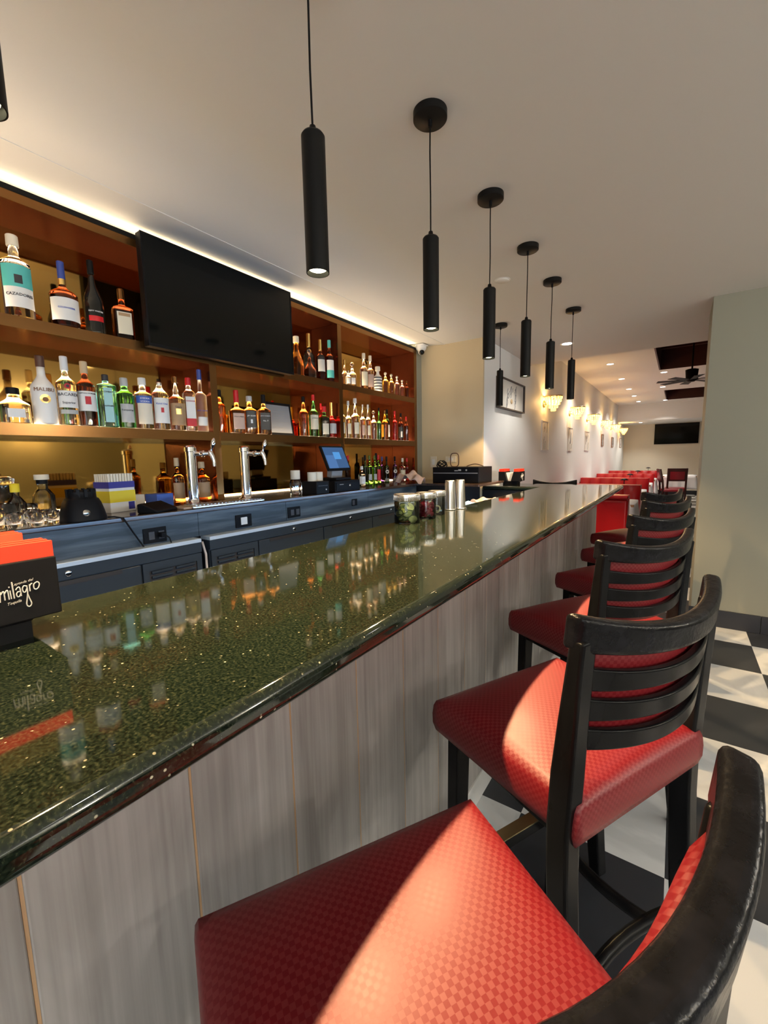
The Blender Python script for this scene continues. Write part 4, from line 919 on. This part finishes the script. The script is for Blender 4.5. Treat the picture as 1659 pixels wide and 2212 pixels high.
t=caddy('black napkin caddy with red napkins and white brush lettering, left photo edge',(-.935,.163,BT),0)
strokes(t,.1054,.034,.078,.0029)
t=caddy('black napkin caddy with red and white napkins at the far end of the bar',(-1.36,4.20,BT),0)
strokes(t,.1054,0,.072,.0048)
t=thing('napkin_tray','small white tray in front of the far napkin caddy','tray',(-1.52,4.10,BT),0)
MB().box(-.06,.06,-.05,.05,0,.022).build('tray','paper',t,bevel=.003); MB().box(-.05,.05,-.04,.04,.022,.026).build('napkins','cloth_white',t)

# ------------------------------------------------------------------ wall sconces and pictures in the dining room
def sconce():
    t=thing('wall_sconce','x','wall sconce',(0,0,0),group='crystal bowl sconces on the left wall')
    MB().lathe([(.0001,0),(.05,0),(.05,.012),(.0001,.014)],20).build('wall_plate','brass',t,rot=(0,pi/2,0))
    MB().tube([(0,0,0),(.07,0,-.02),(.12,0,-.05)],.006,8).build('arm','brass',t)
    b=MB()
    for k in range(5):
        r0=.115*math.sin(.25+k*.26); z=-.085+.165*(k/4)
        n=8+2*k
        for i in range(n):
            a=2*pi*i/n+.2*k; Mx=Matrix.Translation((.13+r0*math.cos(a),r0*math.sin(a),z))@Matrix.Rotation(a,4,'Z')
            b.box(-.004,.006,-.012,.012,-.020,.020,Mx)
    b.build('crystal_bowl','sconce_glass',t,bevel=.003)
    b=MB().lathe([(.112,.085),(.118,.085),(.118,.1),(.112,.1)],30,(.13,0,0),cap0=False,cap1=False); b.build('rim','brass',t)
    return t
sc_=sconce()
SY=[6.25,7.95,9.65,11.6,13.4,15.4]
ON=['nearest glowing crystal sconce on the left wall, right of the framed picture','second glowing crystal sconce along the left dining wall','third glowing crystal sconce along the left dining wall','fourth glowing crystal sconce along the left dining wall','fifth glowing crystal sconce along the left dining wall','farthest glowing crystal sconce, beside the far beige wall']
for i,y in enumerate(SY):
    o=sc_ if i==0 else copy_tree(sc_); o.location=(-1.59,y,2.07); o['label']=ON[i]
    l=D.lights.new('sconce_bulb','POINT'); l.energy=7; l.color=(1,.62,.22); l.shadow_soft_size=.03
    lo=D.objects.new('sconce_bulb',l); COL.objects.link(lo); lo.location=(-1.46,y,2.10)
for (x,y,rz,lb) in [(3.99,-2.6,pi,'added crystal sconce on the unseen side wall, nearest the added window'),(3.99,-.9,pi,'added crystal sconce on the unseen side wall, second from the added window'),(3.99,.8,pi,'added crystal sconce on the unseen side wall, third from the added window'),(3.99,2.5,pi,'added crystal sconce on the unseen side wall, beside the beige partition')]:  # sconces added out of view to brighten the ceiling
    o=copy_tree(sc_); o.location=(x,y,1.95); o.rotation_euler=(0,0,rz); o['label']=lb; o['group']='added crystal sconces on the unseen side wall'
    l=D.lights.new('sconce_bulb','POINT'); l.energy=120; l.color=(1,.955,.89); l.shadow_soft_size=.05
    lo=D.objects.new('sconce_bulb',l); COL.objects.link(lo); lo.location=(x-.13,y,2.06)
def picture(y0,y1,z0,z1,label,frame,paper,marks,depth=.03):
    t=thing('framed_picture',label,'picture',(-1.59,(y0+y1)/2,(z0+z1)/2),0,'framed pictures on the left wall'); w=(y1-y0)/2; h=(z1-z0)/2
    MB().box(0,depth*.5,-w+.01,w-.01,-h+.01,h-.01).build('sheet',paper,t)
    f=MB().box(0,depth,-w,w,h-.012,h).box(0,depth,-w,w,-h,-h+.012).box(0,depth,-w,-w+.012,-h+.012,h-.012).box(0,depth,w-.012,w,-h+.012,h-.012); f.build('frame',frame,t)
    b=MB(); rr=random.Random(int(y0*100))
    for k in range(marks):
        yy=rr.uniform(-w*.75,w*.75); zz=rr.uniform(-h*.7,h*.7); hh=rr.uniform(.02,.07)*h/.15; ww=rr.uniform(.006,.02)
        b.tube([(depth*.5+.001,yy-ww,zz-hh),(depth*.5+.001,yy+ww*.4,zz-hh*.3),(depth*.5+.001,yy-ww*.4,zz+hh*.3),(depth*.5+.001,yy+ww,zz+hh)],.004,5)
    b.build('drawing','grey',t); return t
t=picture(4.35,5.22,1.86,2.18,'dark framed landscape drawing of bottles and glasses behind the small pendant','frame_dark','lab_white',14,.045)
b=MB().lathe([(.0001,0),(.04,0),(.04,.001),(.0001,.001)],16,sx=.7).build('orange_fruit','tan',t,loc=(.024,.0,-.06),rot=(0,pi/2,0))
for i,(a,c2,z0,z1,fr) in enumerate([(6.15,6.52,1.43,1.845,'lab_white'),(7.86,8.22,1.43,1.835,'lab_white'),(9.48,9.95,1.44,1.835,'lab_white'),(11.72,12.05,1.565,1.855,'inkbrown'),(13.65,14.03,1.566,1.84,'inkbrown'),(15.62,16.1,1.575,1.875,'inkbrown')]):
    picture(a,c2,z0,z1,['white narrow picture below the nearest wall sconce','white narrow picture below the second wall sconce','white narrow picture below the third wall sconce','dark narrow picture below the fourth wall sconce','dark narrow picture below the fifth wall sconce','dark narrow picture below the farthest wall sconce'][i],fr,'lab_white' if i<3 else 'lab_grey',6 if i<3 else 9,.016)

# ------------------------------------------------------------------ dining booths, tables, chairs
def booth(y,label,faces,x1=-.42):
    t=thing('dining_booth',label,'booth',(0,y,0),0,'red dining booths')
    MB().box(-1.57,x1,-.06,.06,0,.86).build('back_panel','red_booth',t,bevel=.03,bseg=4)
    for s_ in faces:
        a,c2=sorted((s_*.06,s_*.17))
        b=MB(); nb=6; w=(x1+1.57)/nb
        def bk(u_,v_): 
            x=-1.57+(x1+1.57)*u_; z=.46+.445*v_; bu=abs(math.sin(pi*u_*nb))**.5
            return Vector((x,s_*(.10+.05*(1-v_)+.035*bu*math.sin(pi*min(1,v_*1.05))**.5),z))
        MB().slab(bk,48,8,lambda u_,v_:(bk(u_,v_).x,0.05*s_,bk(u_,v_).z)).build('back_cushion','red_booth',t)
        MB().box(-1.57,x1,*sorted((s_*.10,s_*.56)),.36,.47).build('seat_cushion','red_booth',t,bevel=.03,bseg=4)
        MB().box(-1.56,x1-.01,*sorted((s_*.06,s_*.53)),0,.36).build('seat_base','red_booth',t)
    MB().box(-1.57,x1,-.075,.075,.86,.905).build('top_roll','red_booth',t,bevel=.018,bseg=4)
    return t
BYS=[(5.30,[1],'nearest red booth bench, its flat back toward the bar'),(7.15,[-1,1],'second red booth from the bar, behind the first white table'),(9.2,[-1,1],'third red booth from the bar'),(11.2,[-1,1],'fourth red booth from the bar'),(13.3,[-1,1],'fifth and farthest red booth along the left wall')]
for y,fc,lb in BYS: booth(y,lb,fc)
def dining_table(x,y,w,d,label,clabel):
    t=thing('dining_table',label,'table',(x,y,0),0,'dining tables')
    MB().box(-w/2,w/2,-d/2,d/2,.71,.74).build('table_top','brown',t); MB().cyl(.04,.03,.71,16).build('pedestal','black',t); MB().cyl(.24,0,.03,24).build('foot','black',t)
    def drape(u_,v_):
        # v from the middle outward then down
        a=2*pi*u_; ca,sa=math.cos(a),math.sin(a); q=(abs(ca)**14+abs(sa)**14)**(-1/14)
        if v_<.5: r=v_/.5; return (r*q*ca*(w/2+.006),r*q*sa*(d/2+.006),.745)
        k=(v_-.5)/.5; f=1+(.02+.03*k)*math.sin(a*14)*k; return (q*ca*(w/2+.006+.02*k)*f,q*sa*(d/2+.006+.02*k)*f,.745-.36*k)
    o=MB().grid(drape,112,10).build('tablecloth','cloth_white',None,(x,y,0),merge=True); tag(o,clabel,'tablecloth','white tablecloths')
    sm=o.modifiers.new('solid','SOLIDIFY'); sm.thickness=.004; sm.offset=1
def table_stand(x,y,label):  # small mushroom-topped stands, no light in them
    t=thing('table_stand',label,'table stand',(x,y,.749),0,'small black table stands')
    MB().lathe([(.0001,0),(.05,0),(.05,.008),(.008,.014),(.006,.02),(.006,.17)],20).build('stem','black',t); MB().lathe([(.006,.205),(.03,.20),(.065,.178),(.063,.174),(.0001,.176)],24).build('stand_cap','black',t)
OR=['first','second','third','fourth']
for i,(y,) in enumerate([(6.222,),(8.18,),(10.2,),(12.25,)]):
    dining_table(-.98,y,1.12 if i else 1.14,.64,'booth table under a white cloth, %s from the bar'%OR[i],'white cloth hanging over the %s booth table from the bar'%OR[i])
    if i: table_stand(-.72 if i==1 else -.80,y-.12,['','black mushroom shaped stand on the second booth table','black mushroom shaped stand on the third booth table','black mushroom shaped stand on the fourth booth table'][i])
dining_table(.06,14.3,.75,.75,'square dining table under a white cloth in the middle of the dining room','white cloth over the square table behind the dark chairs')
dining_table(-.75,15.0,.7,.7,'farthest table under a white cloth, near the low beam','white cloth over the farthest table')
table_stand(-.72,14.9,'black mushroom shaped stand on the farthest white table')
M['darkred']=mat('dark_red_vinyl',(.22,.012,.02),.35); M['mahogany']=mat('dark_mahogany',(.035,.008,.007),.4)
def chair():
    t=thing('dining_chair','x','chair',(0,0,0),0,'dark dining chairs')
    MB().box(-.21,.21,-.2,.22,.43,.49).build('seat','darkred',t,bevel=.02,bseg=3)
    for s_ in(-1,1):
        b=MB().tube([(s_*.19,-.24,0),(s_*.19,-.20,.45),(s_*.19,-.22,.7),(s_*.19,-.28,.98)],.022,4); b.build('rear_leg','mahogany',t)
        MB().box(s_*.19-.018,s_*.19+.018,.17,.206,0,.44).build('front_leg','mahogany',t)
        MB().box(s_*.19-.01,s_*.19+.01,-.2,.19,.2,.23).build('stretcher','mahogany',t)
    b=MB().slab(lambda u_,v_:(-.2+.4*u_,-.24-.04*v_-.03*math.sin(pi*u_),.66+.32*v_),10,4,lambda u_,v_:(-.2+.4*u_,-.22-.04*v_-.03*math.sin(pi*u_),.66+.32*v_)); b.build('backrest','mahogany',t)
    MB().slab(lambda u_,v_:(-.15+.3*u_,-.255-.04*v_-.03*math.sin(pi*u_),.70+.2*v_),10,4,lambda u_,v_:(-.15+.3*u_,-.25-.04*v_-.03*math.sin(pi*u_),.70+.2*v_)).build('back_inset','darkred',t)
    return t
ch=chair(); ch.location=(-.02,13.0,0); ch.rotation_euler=(0,0,.1); ch['label']='dark chair seen from behind at the square white table'
o=copy_tree(ch); o.location=(-.10,12.4,0); o.rotation_euler=(0,0,-pi/2+.2); o['label']='dark chair with red seat seen from the side, left of the other one'

# ------------------------------------------------------------------ world, camera, view
w=D.worlds.new('added_fill'); SC.world=w; w.use_nodes=True
bg=w.node_tree.nodes['Background']; bg.inputs[0].default_value=(.93,.965,1,1); bg.inputs[1].default_value=4.6  # even background added as fill through the rear opening
cam=D.cameras.new('camera'); co=D.objects.new('camera',cam); COL.objects.link(co); SC.camera=co
cam.sensor_fit='VERTICAL'; cam.sensor_height=24; cam.lens=909.9034/2212*24; cam.clip_start=.02
yaw,pitch,roll=R(34.85398765),R(7.17590448),R(-1.12322733)
cy,sy,cp,sp_,cr,sr=math.cos(yaw),math.sin(yaw),math.cos(pitch),math.sin(pitch),math.cos(roll),math.sin(roll)
fw=Vector((-sy*cp,cy*cp,-sp_)); rt=Vector((cy,sy,0)); up=rt.cross(fw); r2=cr*rt+sr*up; u2=-sr*rt+cr*up
mw=Matrix(((r2.x,u2.x,-fw.x,0),(r2.y,u2.y,-fw.y,0),(r2.z,u2.z,-fw.z,1.352),(0,0,0,1))); co.matrix_world=mw
SC.view_settings.view_transform='Standard'; SC.view_settings.look='None'; SC.view_settings.exposure=0; SC.view_settings.gamma=1
SC.view_settings.use_curve_mapping=False
cy_=SC.cycles
cy_.max_bounces=10; cy_.diffuse_bounces=4; cy_.glossy_bounces=5; cy_.transmission_bounces=8; cy_.transparent_max_bounces=8
cy_.caustics_reflective=False; cy_.caustics_refractive=False; cy_.sample_clamp_indirect=6; cy_.use_denoising=True
try: cy_.denoiser='OPENIMAGEDENOISE'
except Exception: pass
